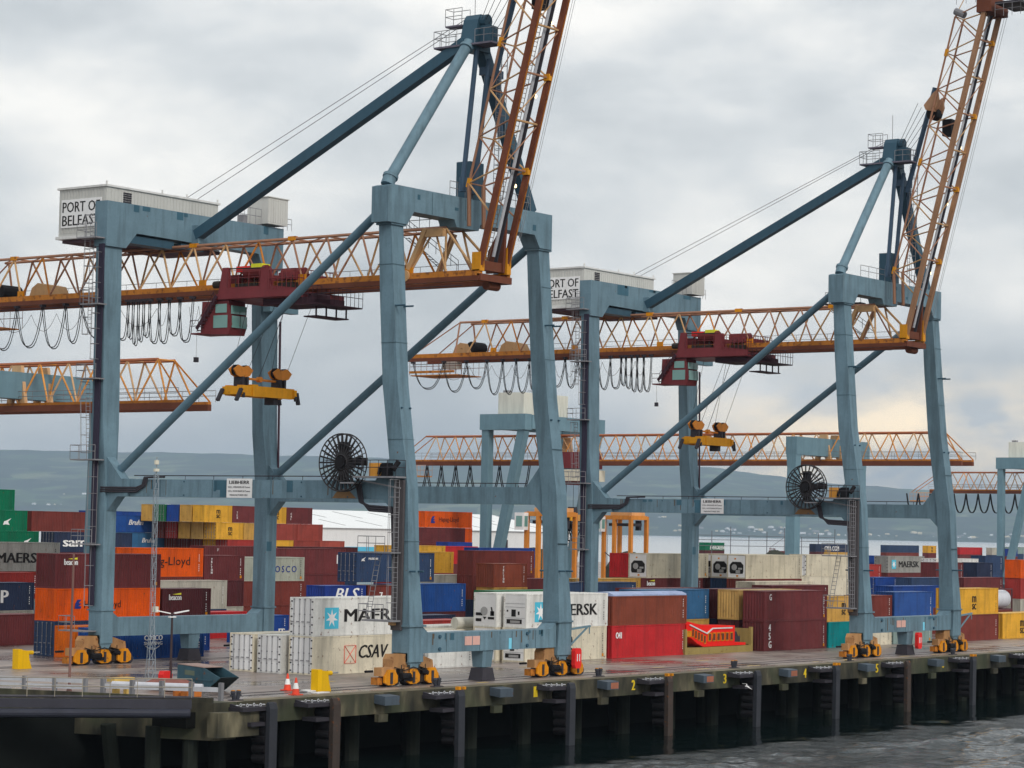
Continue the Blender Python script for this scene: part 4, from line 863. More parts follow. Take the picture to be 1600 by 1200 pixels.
    # trolley
    tr=MB((dx,0,0)); tr.box(142.2,148.0,19.9,28.3,28.95,29.42); tr.prism([(28.3,29.4),(28.0,29.45),(27.6,31.5),(27.0,31.5),(26.9,29.9),(23.6,29.9),(23.5,31.3),(22.6,31.3),(22.4,29.9),(19.8,29.6),(19.8,29.0),(28.3,29.0)],'x',142.1,142.4)
    tr.box(142.5,147.6,20.5,22,30.35,30.9); tr.box(143,147.4,26.6,27.8,30.3,31.0); tr=tr.build('trolley',maroonT,t)
    m=B(); m.rail([(142.05,26.9,29.9),(142.05,23.6,29.9)],1.3,1.1); m.rail([(142.05,22.6,29.6),(142.05,19.8,29.6),(147,19.8,29.6)],1.5,.45,.035); m.build('trolley_railing',maroonT,tr)
    m=B(); [m.tube((142.15,y,29.4),(142.15,y,30.6),.04,4) for y in (20.2,20.9,21.5,24.2,24.9,25.5,26.2)]; m.box(142.3,142.8,24.0,26.4,29.5,30.2); m.box(142.4,143.0,20.3,22,29.5,30.1); m.tube((142.3,28.6,30.2),(142.3,27.9,30.2),.3,9); m.tube((142.2,23.1,31.3),(142.2,26.9,31.4),.06,5); m.build('trolley_gear',P('greasy dark iron',(46,40,36)),tr)
    m=B(); m.tube((143,25.8,31.1),(143,23.6,31.1),.55,12); m.tube((144,22.8,31.0),(144,20.5,31.0),.4,12); m.box(143.5,146.5,23.6,26.5,30.2,30.9); m.build('winch',P('winch red brown',(104,40,40),.45,.3),tr)
    m=B(); m.box(142.6,143.8,25.2,26.6,31.15,31.6); m.build('red_cover',redp,tr); m=B(); m.box(142.6,143.6,23.9,25.0,31.2,31.75); m.build('yellow_cover',P('cover yellow',(232,206,50),.5,.15),tr)
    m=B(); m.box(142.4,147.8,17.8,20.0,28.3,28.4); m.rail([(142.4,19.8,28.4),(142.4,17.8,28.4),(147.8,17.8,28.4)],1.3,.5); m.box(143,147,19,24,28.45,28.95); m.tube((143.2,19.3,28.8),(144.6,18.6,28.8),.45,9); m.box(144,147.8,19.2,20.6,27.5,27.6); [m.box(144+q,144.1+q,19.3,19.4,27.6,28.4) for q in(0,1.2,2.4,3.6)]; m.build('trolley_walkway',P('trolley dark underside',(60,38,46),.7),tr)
    m=B(); m.prism([(30.0,26.3),(27.0,26.2),(27.0,28.9),(29.9,28.9)],'x',142.3,144.2); m.prism([(27.0,26.2),(26.7,27.0),(27.0,28.6)],'x',142.31,144.19); m.box(142.2,144.5,29.0,31.0,26.3,26.42); cb=m.build('operator_cab',maroonT,tr)
    m=B(); 
    for (y0,y1,z0,z1) in((27.1,28.6,26.75,27.75),(27.2,28.4,27.95,28.65)): m.box(142.26,142.3,y0,y1,z0,z1)
    m.box(142.4,143.25,26.66,26.74,26.75,27.7) ; m.box(143.35,144.1,26.66,26.74,26.75,27.7); m.box(142.4,143.25,26.72,26.84,27.85,28.5); m.box(143.35,144.1,26.72,26.84,27.85,28.5); m.build('window',glassm,cb)
    m=B(); m.ladder((142.05,30.2,26.5),(142.05,28.2,29.1),(.0,.0,.01)); 
    for i in range(9): m.box(142.0,142.5,30.1-i*.22-.2,30.1-i*.22,26.55+i*.29,26.62+i*.29)
    m.rail([(142.0,30.9,26.4),(142.0,30.0,26.4),(142.0,28.4,28.6)],1.0,.6); m.beam((142.02,30.2,26.7),(142.02,28.1,29.3),.05,.3); m.build('cab_stair',P('trolley dark underside',(60,38,46),.7),tr)
    m=B(); m.tube((142.6,30.7,26.3),(142.6,30.7,24.5),.015,4); m.box(142.45,142.75,30.55,30.85,24.1,24.5); m.build('pendant_weight',dgrey,tr)
    # spreader on its ropes: hangs from the trolley, so a thing of its own
    zc,yc,xc=spr
    st_=thing('container_spreader',('lowered yellow lifting frame under the nearer crane trolley' if first else 'yellow lifting frame hanging under the farther crane trolley'),'spreader',(xc+dx,yc,zc),'lifting frames on the quay cranes')
    m=B(); m.box(xc-3.1,xc+3.1,yc-.9,yc-.4,zc-.42,zc+.4); m.box(xc-3.1,xc+3.1,yc+.4,yc+.9,zc-.42,zc+.4); m.box(xc-2.8,xc+3.0,yc-.38,yc+.38,zc-.3,zc+.3); m.box(xc-1.9,xc-1.3,yc-1.0,yc+1.0,zc-.45,zc+.5); m.box(xc-3.2,xc-2.9,yc-1.1,yc+1.1,zc-.33,zc+.3); m.box(xc+2.9,xc+3.2,yc-1.1,yc+1.1,zc-.33,zc+.3); m.build('lifting_frame',P('spreader yellow',(214,140,24),.5,.45,.2),st_)
    m=B()
    for s in(-1,1): 
        for yy in(-1.0,1.0): m.beam((xc+s*3.25,yc+yy,zc+.1),(xc+s*(3.8 if s<0 else 3.5),yc+yy,zc-.85),.3,.2)
        m.box(xc+s*3.05-.1,xc+s*3.05+.1,yc-1.15,yc-1.0,zc-.6,zc-.2)
    m.box(xc+1.1,xc+1.6,yc-.5,yc+.5,zc-.95,zc-.35); m.build('guide_flap',dgrey,st_)
    m=B()
    for sx_ in(-2.2,2.2): 
        m.box(xc+sx_-.35,xc+sx_-.15,yc-.5,yc+.5,zc+.35,zc+1.1); m.box(xc+sx_+.15,xc+sx_+.35,yc-.5,yc+.5,zc+.35,zc+1.1); m.box(xc+sx_-.5,xc+sx_+.5,yc-.3,yc+.3,zc+.3,zc+.75)
    m.build('head_post',dgrey,st_)
    m=B()
    for sx_ in(-2.3,2.3):
        for yy in(-.55,.55): m.prism([(xc+sx_-1.1,zc+1.65),(xc+sx_-.75,zc+1.2),(xc+sx_-.4,zc+1.08),(xc+sx_+.4,zc+1.08),(xc+sx_+.75,zc+1.2),(xc+sx_+1.1,zc+1.65),(xc+sx_+.55,zc+2.0),(xc+sx_,zc+1.85),(xc+sx_-.55,zc+2.0)],'y',yc+yy*.5-.06,yc+yy*.5+.06)
    m.tube((xc-1.8,yc,zc+1.0),(xc+1.8,yc,zc+.95),.1,8); m.tube((xc-.1,yc-.2,zc+1.0),(xc-.1,yc+.2,zc+1.0),.22,12); m.build('pulley_housing',P('spreader orange',(206,128,48),.5,.45,.3),st_)
    m=B()
    for sx_ in(-2.3,2.3):
        for o_ in(-.5,.5): m.tube((xc+sx_+o_,yc-.16,zc+1.62),(xc+sx_+o_,yc+.16,zc+1.62),.42,14)
    m.build('pulley',black,st_)
    m=B()
    for sx_ in(-2.3,2.3):
        for o_ in(-.9,.9): m.tube((xc+sx_+o_,yc+.1,zc+1.6),(145.1+sx_*.92+o_*.9,yc-1.2 if o_<0 else yc-2.6,28.6),.022,4,cap=False)
    m.tube((xc-.2,yc,zc+1.1),(145.3,yc-2.4,28.6),.03,4,cap=False); m.build('rope',dgrey,st_)
    # raised boom, built straight then tilted about its hinge
    hy,hz=2.9,29.9; dy,dz=-.2503,.9682
    def T(x,a,o): return (x,hy+dy*a+dz*o,hz+dz*a-dy*o)     # a along the boom, o towards land
    Lb=32.9
    for x_,mt in((143.2,orange),(146.35,orange)):
        m=B(); m.beam(T(x_-.1,0,0),T(x_-.1,Lb,0),.2,.42,up=(0,1,0)); m.build('bottom_chord',rusty if first else brownb,t); m=B(); m.beam(T(x_+.06,0.3,-.02),T(x_+.06,Lb,-.02),.12,.46,up=(0,1,0)); m.build('runway_flange',mt if first else brownb,t)
    for x_ in(143.95,145.75):
        m=B(); m.tube(T(x_,6.4,3.3),T(x_,Lb-1.6,3.3),.1,6); m.tube(T(x_,6.4,3.3),T(x_,3.3,2.4),.16,6); m.build('top_chord',pinkish,t)
    mm={}
    for k in range(8):
        a=6.4+3.56*k
        for s,(xb,xt) in enumerate(((143.2,143.95),(146.35,145.75))):
            c=[sand,pinkish,sand,pinkish][(k+s)%4]; b=mm.setdefault(c.name,(B(),c))[0]
            b.tube(T(xt,a,3.3),T(xb,a+1.78,.1),.07,5,cap=False); b.tube(T(xt,a,3.3),T(xb,a-1.78,.1),.07,5,cap=False)
        b.tube(T(143.95,a,3.3),T(145.75,a,3.3),.06,5,cap=False); b.tube(T(143.95,a,3.3),T(145.75,a+3.56,3.3),.045,5,cap=False)
        b.tube(T(143.2,a+1.78,0),T(146.35,a+1.78,0),.09,5,cap=False); b.tube(T(143.2,a+1.78,0),T(146.35,a+5.34,0),.05,5,cap=False)
    for b,c in mm.values(): b.build('lattice_bracing',c,t)
    m=B()
    for k in range(8):
        a=6.4+3.56*k+1.78
        if k%2==0: m.beam(T(146.0,a,0),T(146.35,a,0),.5,.5,up=(0,1,0)); 
        if k%3==0: m.beam(T(143.95,a-2.1,3.3),T(143.95,a-1.4,3.3),.25,.28,up=(0,1,0))
    m.box(142.95,143.45,2.5,3.3,30.2,31.6); m.box(146.1,146.6,2.4,3.2,30.2,32.2); m.build('gusset_plate',P('node orange',(214,138,30),.5,.3,.2),t)
    m=B(); m.prism([(hy-.4,30.3),(hy+1.2,30.3),(hy+1.0,32),(hy-.6,34.4)],'x',145.7,145.95); m.box(143.45,146.1,2.6,3.1,30.3,31.0); m.build('hinge_plate',rusty,t)
    m=B(); m.beam(T(145.0,1.5,.35),T(145.0,Lb,.35),.28,.1,up=(0,1,0)); m.build('cable_tray',P('tray light',(176,178,184),.5,.3),t)
    m=B(); m.beam(T(145.35,1,.3),T(145.35,Lb,.3),.14,.25,up=(0,1,0)); m.build('cable_bundle',dgrey,t)
    m=B(); m.ladder(T(144.3,.6,.5),T(144.3,Lb,.5),(.4,0,0)); m.build('boom_ladder',P('ladder brown',(104,88,76),.6),t)
    m=B(); [m.tube(T(146.3,3,-.6-.15*k),T(146.3,Lb,-.6-.25*k),.02,4,cap=False) for k in range(2)]; m.build('boom_rope',grey,t)
    m=B()
    for k,a in enumerate((22.8,22.2)): m.prism([tuple(T(0,a+p,3.3+q)[1:]) for p,q in((-.7,-.2),(.5,-.3),(1.4,.1),(1.0,.45),(-.3,1.1),(-.7,.8))],'x',144.0+1.4*k,144.3+1.4*k)
    m.build('boom_pulley_bracket',brownb,t)
    m=B(); m.tube(T(144.5,21.9,3.6),T(145.6,21.9,3.6),.6,12); m.box(146.0,147.0,*sorted((T(0,21,2.0)[1],T(0,21,3.0)[1])),50.0,51.6); m.build('boom_pulley',black,t)
    for a in (6.9,13.7,19.2):
        m=B(); m.add([],[]); c=Vector(T(145.7,a,.6)); m.tube(c,c+Vector((0,-.3,0)),.14,8); m.build('work_lamp',LAMP,t)
    m=B(); m.box(142.9,146.7,*sorted((T(0,Lb,-.6)[1],T(0,Lb,.9)[1])),hz+dz*Lb-.8,hz+dz*Lb+.7); m.build('boom_tip',rusty,t)
    m=B(); p=T(0,Lb,0); m.tube((143.4,p[1]+.6,p[2]),(146.9,p[1]+.6,p[2]),.4,10); m.box(143,147.2,p[1]-3.6,p[1]-1.0,p[2]-.2,p[2]); m.build('tip_platform',dgrey,t); m=B(); m.rail([(143,p[1]-1,p[2]-1.4),(143,p[1]-3.6,p[2]-1.4),(147.2,p[1]-3.6,p[2]-1.4)],1.2,.8); m.rail([(143,p[1]+3,p[2]+.2),(143,p[1]+1,p[2]+.2)],1.1,.8); m.tube((144,p[1]+3.6,p[2]-.2),(144,p[1]+2.6,p[2]-.7),.35,10); m.build('tip_railing',grey,t)
    # big cable reel + platform
    m=B(); cy,cz=9.17,15.82
    for rr,ra in((2.08,.055),(1.35,.045),(.55,.06)):
        for xx in(135.55,136.0): m.ring((xx,cy,cz),'x',rr,ra,44,4)
    for i in range(28): 
        a=i*2*math.pi/28; m.beam((135.6,cy+.4*math.cos(a),cz+.4*math.sin(a)),(135.6,cy+2.08*math.cos(a),cz+2.08*math.sin(a)),.12,.05,up=(1,0,0)); m.beam((135.98,cy+.4*math.cos(a+.1),cz+.4*math.sin(a+.1)),(135.98,cy+2.08*math.cos(a+.1),cz+2.08*math.sin(a+.1)),.05,.05,up=(1,0,0))
    rl=m.build('cable_reel',P('reel steel',(44,42,44),.5,.4,.05),t)
    m=B(); m.tube((135.4,cy,cz),(136.8,cy,cz),.42,14); m.box(135.7,136.2,cy-.25,cy+.35,cz-1.3,cz+1.5); m.box(135.7,136.3,cy-1.9,cy-.4,cz-.2,cz+.35); m.build('reel_hub',black,rl)
    m=B(); m.box(135.4,136.7,3.9,7.9,14.72,14.84); m.beam((136.1,8,14.6),(136.1,4,14.0),.1,.1); m.box(135.5,136.6,7.9,9.2,14.3,14.4); m.build('reel_platform',grey,t)
    m=B(); m.rail([(136.6,7.9,14.84),(135.4,7.9,14.84),(135.4,3.9,14.84),(136.5,3.9,14.84)],1.15,.75); m.build('reel_railing',dgrey,t)
    m=B(); m.box(135.9,136.5,6.0,6.8,14.84,15.8); m.build('control_cabinet',P('cabinet orange',(200,140,60),.6,.3),t)
    m=B(); m.box(135.7,136.3,4.9,5.5,14.84,15.8); m.tube((135.8,4.5,15.3),(136.2,4.3,15.9),.2,8); m.tube((135.9,5.9,15.0),(135.9,5.6,15.7),.12,6); m.build('reel_drive',black,t)
    m=B(); m.prism([(8.7,13.25),(11.0,13.25),(10.6,13.7),(9.9,13.9),(9.3,13.75)],'x',136.785,136.795); m.build('rust_stain',P('rust stain',(128,100,70),.8,.7,.0),t)
    # nameplate
    m=B(); m.box(136.7,136.77,18.9,21.45,13.2,14.65); np_=m.build('nameplate',white,t)
    text_at(np_,'LIEBHERR',(136.69+dx,21.2,14.25),.24,ink,face='-X',style='b',wid=2.05)
    for tx,z,w_,y_ in(('S.W.L. SPREADER 40 Tonnes',13.94,2.25,21.3),('S.W.L. HOOK BEAM 50 Tonnes',13.64,2.25,21.3),('MANUFACTURED 2001',13.34,1.8,21.1)): text_at(np_,tx,(136.69+dx,y_,z),.13,dgrey,face='-X',style='n',wid=w_)
    # ladders and landings on the two near legs
    for la,lb_ in(((136.1,35.25,4.6),(136.1,35.25,9.3)),((136.1,35.2,9.5),(136.1,35.2,16.0)),((136.0,36.0,16.6),(136.0,36.3,22.2)),((136.1,35.4,24),(136.1,35.4,32.5)),((136.1,36.4,26),(136.1,36.4,35.5))): m=B(); m.ladder(la,lb_,(0,-.45,0),1); m.build('leg_ladder',grey,t)
    for z,y0,y1 in((9.35,34.3,36.6),(16.0,34.2,37.0),(22.4,34.4,36.6),(28.3,34.4,36.4),(33.6,34.8,37.0)):
        m=B(); m.box(135.2,136.2,y0,y1,z,z+.1); m.rail([(136.2,y1,z+.1),(135.2,y1,z+.1),(135.2,y0,z+.1)],1.1,.9); m.build('ladder_landing',grey,t)
    m=B(); m.box(134.9,136.3,34.6,37.4,2.55,2.65); m.rail([(136.3,37.4,2.65),(134.9,37.4,2.65),(134.9,35.6,2.65)],1.1,.8); m.build('ladder_landing',grey,t)
    m=B(); m.box(135.98,136.14,34.75,35.3,4.6,33.2); m.build('cable_trunk',P('cable trunk purple black',(48,44,60),.6,.2),t)
    m=B(); m.box(136.3,136.52,3.9,4.8,3.9,14.6); m.build('cable_trunk',P('cable trunk brown',(78,74,76),.6,.4),t)
    m=B(); m.ladder((136.1,4.55,4.6),(136.1,4.55,14.6),(0,-.45,0),1); m.build('leg_ladder',grey,t); m=B(); m.ladder((135.6,6.6,4.6),(135.9,5.9,9.4),(0,-.45,0)); m.build('leg_ladder',grey,t)
    m=B(); m.box(135.2,136.4,4.0,7.1,9.35,9.45); m.rail([(136.4,7.1,9.45),(135.2,7.1,9.45),(135.2,4.6,9.45)],1.1,.8); m.build('ladder_landing',grey,t); m=B(); m.box(135.2,136.4,3.9,6.6,4.5,4.62); m.rail([(136.3,6.9,4.62),(135.2,6.9,4.62),(135.2,4.6,4.62)],1.1,.8); m.build('ladder_landing',grey,t)
    m=B(); m.box(135.9,136.5,4.3,4.7,4.25,4.49); m.build('lamp_bracket',sand,t)
    # plate joints and touched-up paint patches
    m=B()
    for z,o in((10.2,0),(17.5,.02),(24.5,.05),(30.2,.06)):
        k=(z-14)/7.5 if z>14 else 0; y0=3.75+1.0*max(0,k) if z<29 else 5.6
        y0={10.2:3.58,17.5:4.3,24.5:5.15,30.2:5.6}[z]; m.box(136.58,137.9+o,y0-.012,y0+.1,z,z+.05); m.box(136.575,136.6,y0,y0+1.4,z,z+.05); m.box(155.1-o*2,156.4,y0-.012,y0+.1,z,z+.05)
    for y in(11,17,23,28.5): m.box(136.78,136.8,y,y+.05,13.22,14.54)
    for x in(141,145,149,152): m.box(x,x+.05,3.385,3.4,2.27,3.6); m.box(x,x+.05,5.585,5.6,34.3,35.9)
    m.build('plate_joint',P('joint darker teal',(74,96,106),.6,.4),t)  # joints in a darker teal than the plates
    m=B(); rr=random.Random(5 if first else 9)
    for i in range(7): y=rr.uniform(9,30); h=rr.uniform(.2,.9); m.box(136.786,136.8,y,y+rr.uniform(.2,.7),14.5-h,14.5)
    m.box(136.785,136.8,21.5,22.2,13.25,14.5)
    for i in range(6): x=rr.uniform(138.5,153); h=rr.uniform(.1,.5); m.box(x,x+rr.uniform(.1,.6),3.386,3.4,3.6-h,3.62)
    for i in range(5): x=rr.uniform(139,155); h=rr.uniform(.2,.7 if first else 1.6); m.box(x,x+rr.uniform(.3,1.2 if first else 2.2),34.606,34.62,36.6-h,36.62)
    for i in range(3): x=rr.uniform(139,154); z=rr.uniform(34.5,35.4); m.box(x,x+rr.uniform(.2,.5),5.588,5.6,z,z+rr.uniform(.2,.5))
    m.box(153.5,154.2,34.23,34.25,17.5,18.3) if False else m.box(155.3,155.9,34.085,34.1,9.0,9.8)
    m.build('paint_patch',P('touch up teal',(58,92,108),.5,.4),t)
    m=B(); 
    for i in range(9): y=rr.uniform(9,31); m.box(136.79,136.8,y,y+rr.uniform(.03,.1),14.5-rr.uniform(.4,1.2),14.53)
    for i in range(10): x=rr.uniform(138.6,154.4); m.box(x,x+rr.uniform(.03,.12),3.39,3.4,3.6-rr.uniform(.3,1.2),3.62)
    m.build('rust_run',P('rust run brown',(92,80,66),.8,.5,.4),t)
    # davit arm and bolted joints
    m=B(); m.beam((156.5,3.4,3.6),(159.3,3.4,3.8),.12,.16); m.beam((156.5,3.4,2.3),(158.9,3.4,3.7),.1,.12); m.tube((159.2,3.4,3.7),(159.2,3.4,3.2),.05,5); m.build('davit_arm',teal2,t)
    m=B()
    for z in (8.1,19.8,27.2):
        for x_ in(136.75,137.7,155.2,156.2): m.tube((x_,3.0 if z<9 else 4.5,z),(x_,5.4,z),.07,6)
    for x_ in(140.2,150.9):
        for z in(2.5,3.4): m.tube((x_,3.3,z),(x_,3.42,z),.14,8)
    for y in (9.5,14,20,26): 
        for z in (13.35,14.4): m.tube((136.74,y,z),(136.82,y,z),.06,6)
    m.build('bolt_lug',tealD,t)
    w1,w2=('nearer','farther'); nm=w1 if first else w2
    bogie(dx,137.35,4.0,'beige and yellow wheel bogie under the waterside left leg of the '+nm+' crane',0,0)
    bogie(dx,155.6,4.0,'beige and yellow wheel bogie under the waterside right leg of the '+nm+' crane',0,0)
    bogie(dx,136.95,34.8,'beige and yellow wheel bogie under the landside left leg of the '+nm+' crane',0,0)
    bogie(dx,155.85,34.8,'wheel bogie under the landside right leg of the '+nm+' crane',0,0)
    # life ring cabinet on the crane
    lx=156.9 if first else 146.9
    lb=thing('lifebuoy_case','red lifebuoy case hung on the '+nm+' crane','lifebuoy',(lx+dx,3.0,1.6))
    m=B(); zz=1.35; m.prism([(lx-.42,zz-.5),(lx-.3,zz-.75),(lx+.3,zz-.75),(lx+.42,zz-.5),(lx+.42,zz+.6),(lx+.3,zz+.8),(lx-.3,zz+.8),(lx-.42,zz+.6)],'y',2.8,3.15); m.build('case',redp,lb)
    m=B(); m.box(lx-.2,lx-.1,2.78,2.795,zz-.2,zz+.35); m.box(lx+.1,lx+.2,2.78,2.795,zz-.2,zz+.35); m.build('white_mark',white,lb)
LAMP=bpy.data.materials.new('lit lamp'); LAMP.use_nodes=True; LAMP.node_tree.nodes['Principled BSDF'].inputs['Emission Color'].default_value=(1,.8,.35,1); LAMP.node_tree.nodes['Principled BSDF'].inputs['Emission Strength'].default_value=2.5
sts(0,'a',(21.75,26.0,145.1),[31.5,32.9,34.1,35.2,36.3,37.0,37.6,38.2,38.8,40.0,44.3,46.2,49.0,52.2,55.4,59.6],True)
sts(67.31,'b',(20.6,26.0,145.1),[31.6,32.5,33.3,34.0,34.7,35.3,36.6,38.2,40.8,42.4,44.4,45.6,47.0,48.8,50.6,52.7,55.5,58.6,62.9],False)
# ---------------- yard gantries ----------------
def gantry(dx,dy,label,tro=118,cable=True):
    t=thing('yard_gantry',label,'crane',(321+dx,72+dy,0),'yard gantries behind the container stacks'); B=lambda: MB((dx,dy,0))
    # waterside portal
    for x in(310.6,330.4):
        m=B(); m.loft([(x-.9,x+.9,72,73.6,1.5),(x-.7,x+.7,72,73.4,21),(x-.8,x+.8,71.9,73.5,23)]); m.build('leg',teal2,t)
    m=B(); m.box(309.8,331.9,71.8,73.6,23.0,25.6); m.build('portal_beam',teal2,t); m=B(); m.box(311.5,329.5,72,73.4,1.6,3.2); m.build('sill_beam',teal2,t)
    # landside portal, splayed legs
    for x in(310.8,331.2):
        m=B(); m.box(x-.7,x+.7,128.0,129.3,1.5,27.0); m.build('leg',teal2,t); m=B(); m.beam((x,121.6,27.0),(x,127.2,3),1.3,1.4,up=(0,1,0)); m.build('splayed_leg',teal2,t)
        m=B(); m.box(x-.9,x+.9,120.7,129.6,27.0,29.5); m.build('head_beam',teal2,t)
    for y in(121.2,128.6): m=B(); m.box(311.75,330.25,y-.6,y+.6,27.2,29.4); m.build('portal_beam',teal2,t)
    m=B(); m.box(311.5,330.5,127.9,129.1,1.6,3.2); m.build('sill_beam',teal2,t)
    m=B(); m.box(311.9,324,122.5,127.5,29.5,33.0); 
    for i in range(30): m.box(312+i*.4,312.2+i*.4,122.46,122.5,29.6,32.9)
    m.build('machinery_house',P('yard house cream',(196,196,186),.6,.12),t)
    m=B(); m.box(312.5,313.5,126,127,33.0,33.4); m.rail([(313,122.5,33.0),(315,122.5,33)],.4,.5); m.build('roof_vent',grey,t)
    for y in(72.7,128.6):
        for x in(310.6,330.8):
            m=B(); m.box(x-1.6,x+1.6,y-.5,y+.5,.7,1.5); [m.tube((x+q,y-.4,.45),(x+q,y+.4,.45),.45,10) for q in(-1.5,-.5,.5,1.5)]; m.build('bogie',dgrey,t)
    ya,yb=50.2,150.4
    for x in(319.2,322.8):
        m=B(); m.box(x-.25,x+.25,ya,yb,21.75,22.35); m.build('bottom_chord',rusty,t); m=B(); m.box(x-.2,x+.2,ya,yb,22.35,22.6); m.build('rail_flange',orange,t)
    for x in(319.9,322.1): m=B(); m.tube((x,ya+4,26.5),(x,yb-2,26.5),.16,6); m.build('top_chord',P('gantry red oxide',(160,98,68),.6,.3,.2),t)
    p=4.0; n=int((yb-ya-6)/p); mm=[B(),B()]
    for k in range(n+1):
        y=ya+4+k*p; b=mm[k%2]
        for xb,xt in((319.2,319.9),(322.8,322.1)):
            b.tube((xt,y,26.5),(xb,y+p/2,22.5),.1,5,cap=False); b.tube((xt,y,26.5),(xb,y-p/2,22.5),.1,5,cap=False)
        b.tube((319.9,y,26.5),(322.1,y,26.5),.08,5,cap=False)
    for k,c in enumerate((P('gantry orange',(206,140,70),.55,.35,.15),P('gantry sand',(186,150,112),.55,.35,.1))): mm[k].build('lattice_bracing',c,t)
    m=B(); m.tube((319.9,ya+4,26.5),(319.2,ya,22.6),.09,5); m.tube((322.1,ya+4,26.5),(322.8,ya,22.6),.09,5); m.tube((319.9,yb-2,26.5),(319.9,yb+5,22.0),.08,5); m.tube((322.1,yb-2,26.5),(322.1,yb+5,22.0),.08,5); m.build('end_stay',orange,t)
    m=B(); m.rail([(323.6,ya,22.6),(323.6,yb,22.6)],1.1,2.2,.035); m.rail([(318.6,ya,22.6),(318.6,yb,22.6)],1.1,2.2,.03); m.build('walkway_railing',grey,t)
    m=B(); m.rail([(319,yb-1,20),(319,yb+5,20)],1.8,.9); m.rail([(323,yb-1,20),(323,yb+5,20)],1.8,.9); m.box(319,323,yb-1,yb+5,19.8,20); m.build('end_basket',P('gantry orange',(206,140,70)),t)
    for y in(72.7,121.5): 
        m=B(); [m.prism([(y-.6,26.3),(y+.6,26.3),(y+1.3,22.6),(y+.6,22.6),(y,25),(y-.6,22.6),(y-1.3,22.6)],'x',x-.2,x+.2) for x in(319.3,322.7)]; m.build('hanger_frame',P('gantry sand',(186,150,112)),t)
    m=B(); m.box(318.0,324,tro-3,tro+3,19.2,21.0); m.build('trolley_house',P('trolley cream',(196,190,172),.6,.2),t)
    m=B(); m.box(318.2,323.8,tro-2.6,tro+2.6,21.2,23.8); m.box(318.6,322,tro-2.6,tro+1,18.6,19.2); m.build('trolley_frame',maroonT,t)
    if cable:
        m=B(); ys=[tro+8+i*3.0 for i in range(11)]
        for a,b in zip(ys,ys[1:]):
            for kx in(0,.4): m.path([(318.4+kx,a+(b-a)*(i/8),21.6-4.3*(1-abs(2*i/8-1)**2.6)) for i in range(9)],.1,4)
        m.build('trailing_cable',black,t)
    RX,RY,RZ=323.3,121.5,12.1
    m=B(); m.ring((RX,RY,RZ),'x',2.4,.12,30,4)
    for i in range(20): a=i*math.pi/10; m.beam((RX,RY,RZ),(RX,RY+2.4*math.cos(a),RZ+2.4*math.sin(a)),.22,.06,up=(1,0,0))
    m.build('cable_reel',black,t)
    zc=13.4; s=thing('container_spreader',label.replace('gantry','spreader under the gantry')[:90],'spreader',(321+dx,tro+dy,zc))
    s['label']='small yellow lifting frame below the trolley of the '+' '.join(label.split()[:3])
    m=B(); m.box(317.6,324.4,tro-1,tro+1,zc-.5,zc+.5); m.build('lifting_frame',P('spreader yellow',(214,140,24)),s); m=B(); m.prism([(317.8+1,zc+.5),(320.2,zc+.5),(319.8,zc+1.7),(319,zc+1.7)],'y',tro-.6,tro+.6); m.build('head_block',dgrey,s)
    m=B(); [m.tube((a,tro+b,zc+.5),(a,tro+b,19.2),.04,4,cap=False) for a in(318.6,323.4) for b in(-.7,.7)]; m.build('rope',dgrey,s)
gantry(0,0,'middle yard gantry with long orange lattice boom seen between the quay cranes',118)
gantry(-155.3,2.6,'left yard gantry whose orange lattice boom ends beside the near diagonal brace',95,False)
gantry(191.5,2.0,'far right yard gantry with cable loops at the edge of the photo',118)
# ---------------- warehouse ----------------
wx0,wx1,wy0,wy1=376,487,236,286
t=thing('warehouse','long white warehouse with a blue lower wall and pale roof behind the stacks','warehouse',((wx0+wx1)/2,wy0,0))
m=MB(); m.box(wx0,wx1,wy0,wy1,7.0,11.0); m.build('upper_wall',P('warehouse white',(206,208,204),.7,.12,streak=.1),t)
m=MB(); m.box(wx0-.05,wx1+.05,wy0-.05,wy1+.05,0,7.0); m.build('lower_wall',P('warehouse blue',(80,166,196),.6,.12,streak=.1),t)
m=MB(); m.prism([(wy0-.6,11.0),((wy0+wy1)/2,15.0),(wy1+.6,11.0)],'x',wx0-.5,wx1+.5); m.build('roof',P('warehouse roof',(200,202,202),.6,.1,streak=.1),t)
m=MB()
for i in range(10):
    x=wx0+5+i*12.4
    for k,(a,b) in enumerate(((.12,.42),(.55,.9))):
        xx=x+k*6; y0=wy0+a*25; y1=wy0+b*25; z0=11+(y0-wy0+.6)/25.6*4+.03; z1=11+(y1-wy0+.6)/25.6*4+.03
        m.add([(xx,y0,z0),(xx+.7,y0,z0),(xx+.7,y1,z1),(xx,y1,z1),(xx,y0,z0-.2),(xx+.7,y0,z0-.2),(xx+.7,y1,z1-.2),(xx,y1,z1-.2)],[(0,1,2,3),(0,4,5,1),(1,5,6,2),(2,6,7,3),(3,7,4,0)])
m.build('skylight',P('skylight grey',(140,140,140),.5,.1),t)
m=MB(); m.box(wx1-30,wx1-26,wy0-.12,wy0-.06,6,9); m.box(wx0-.1,wx0-.06,wy0+8,wy0+12,7.5,9.5); m.build('wall_vent',dgrey,t)
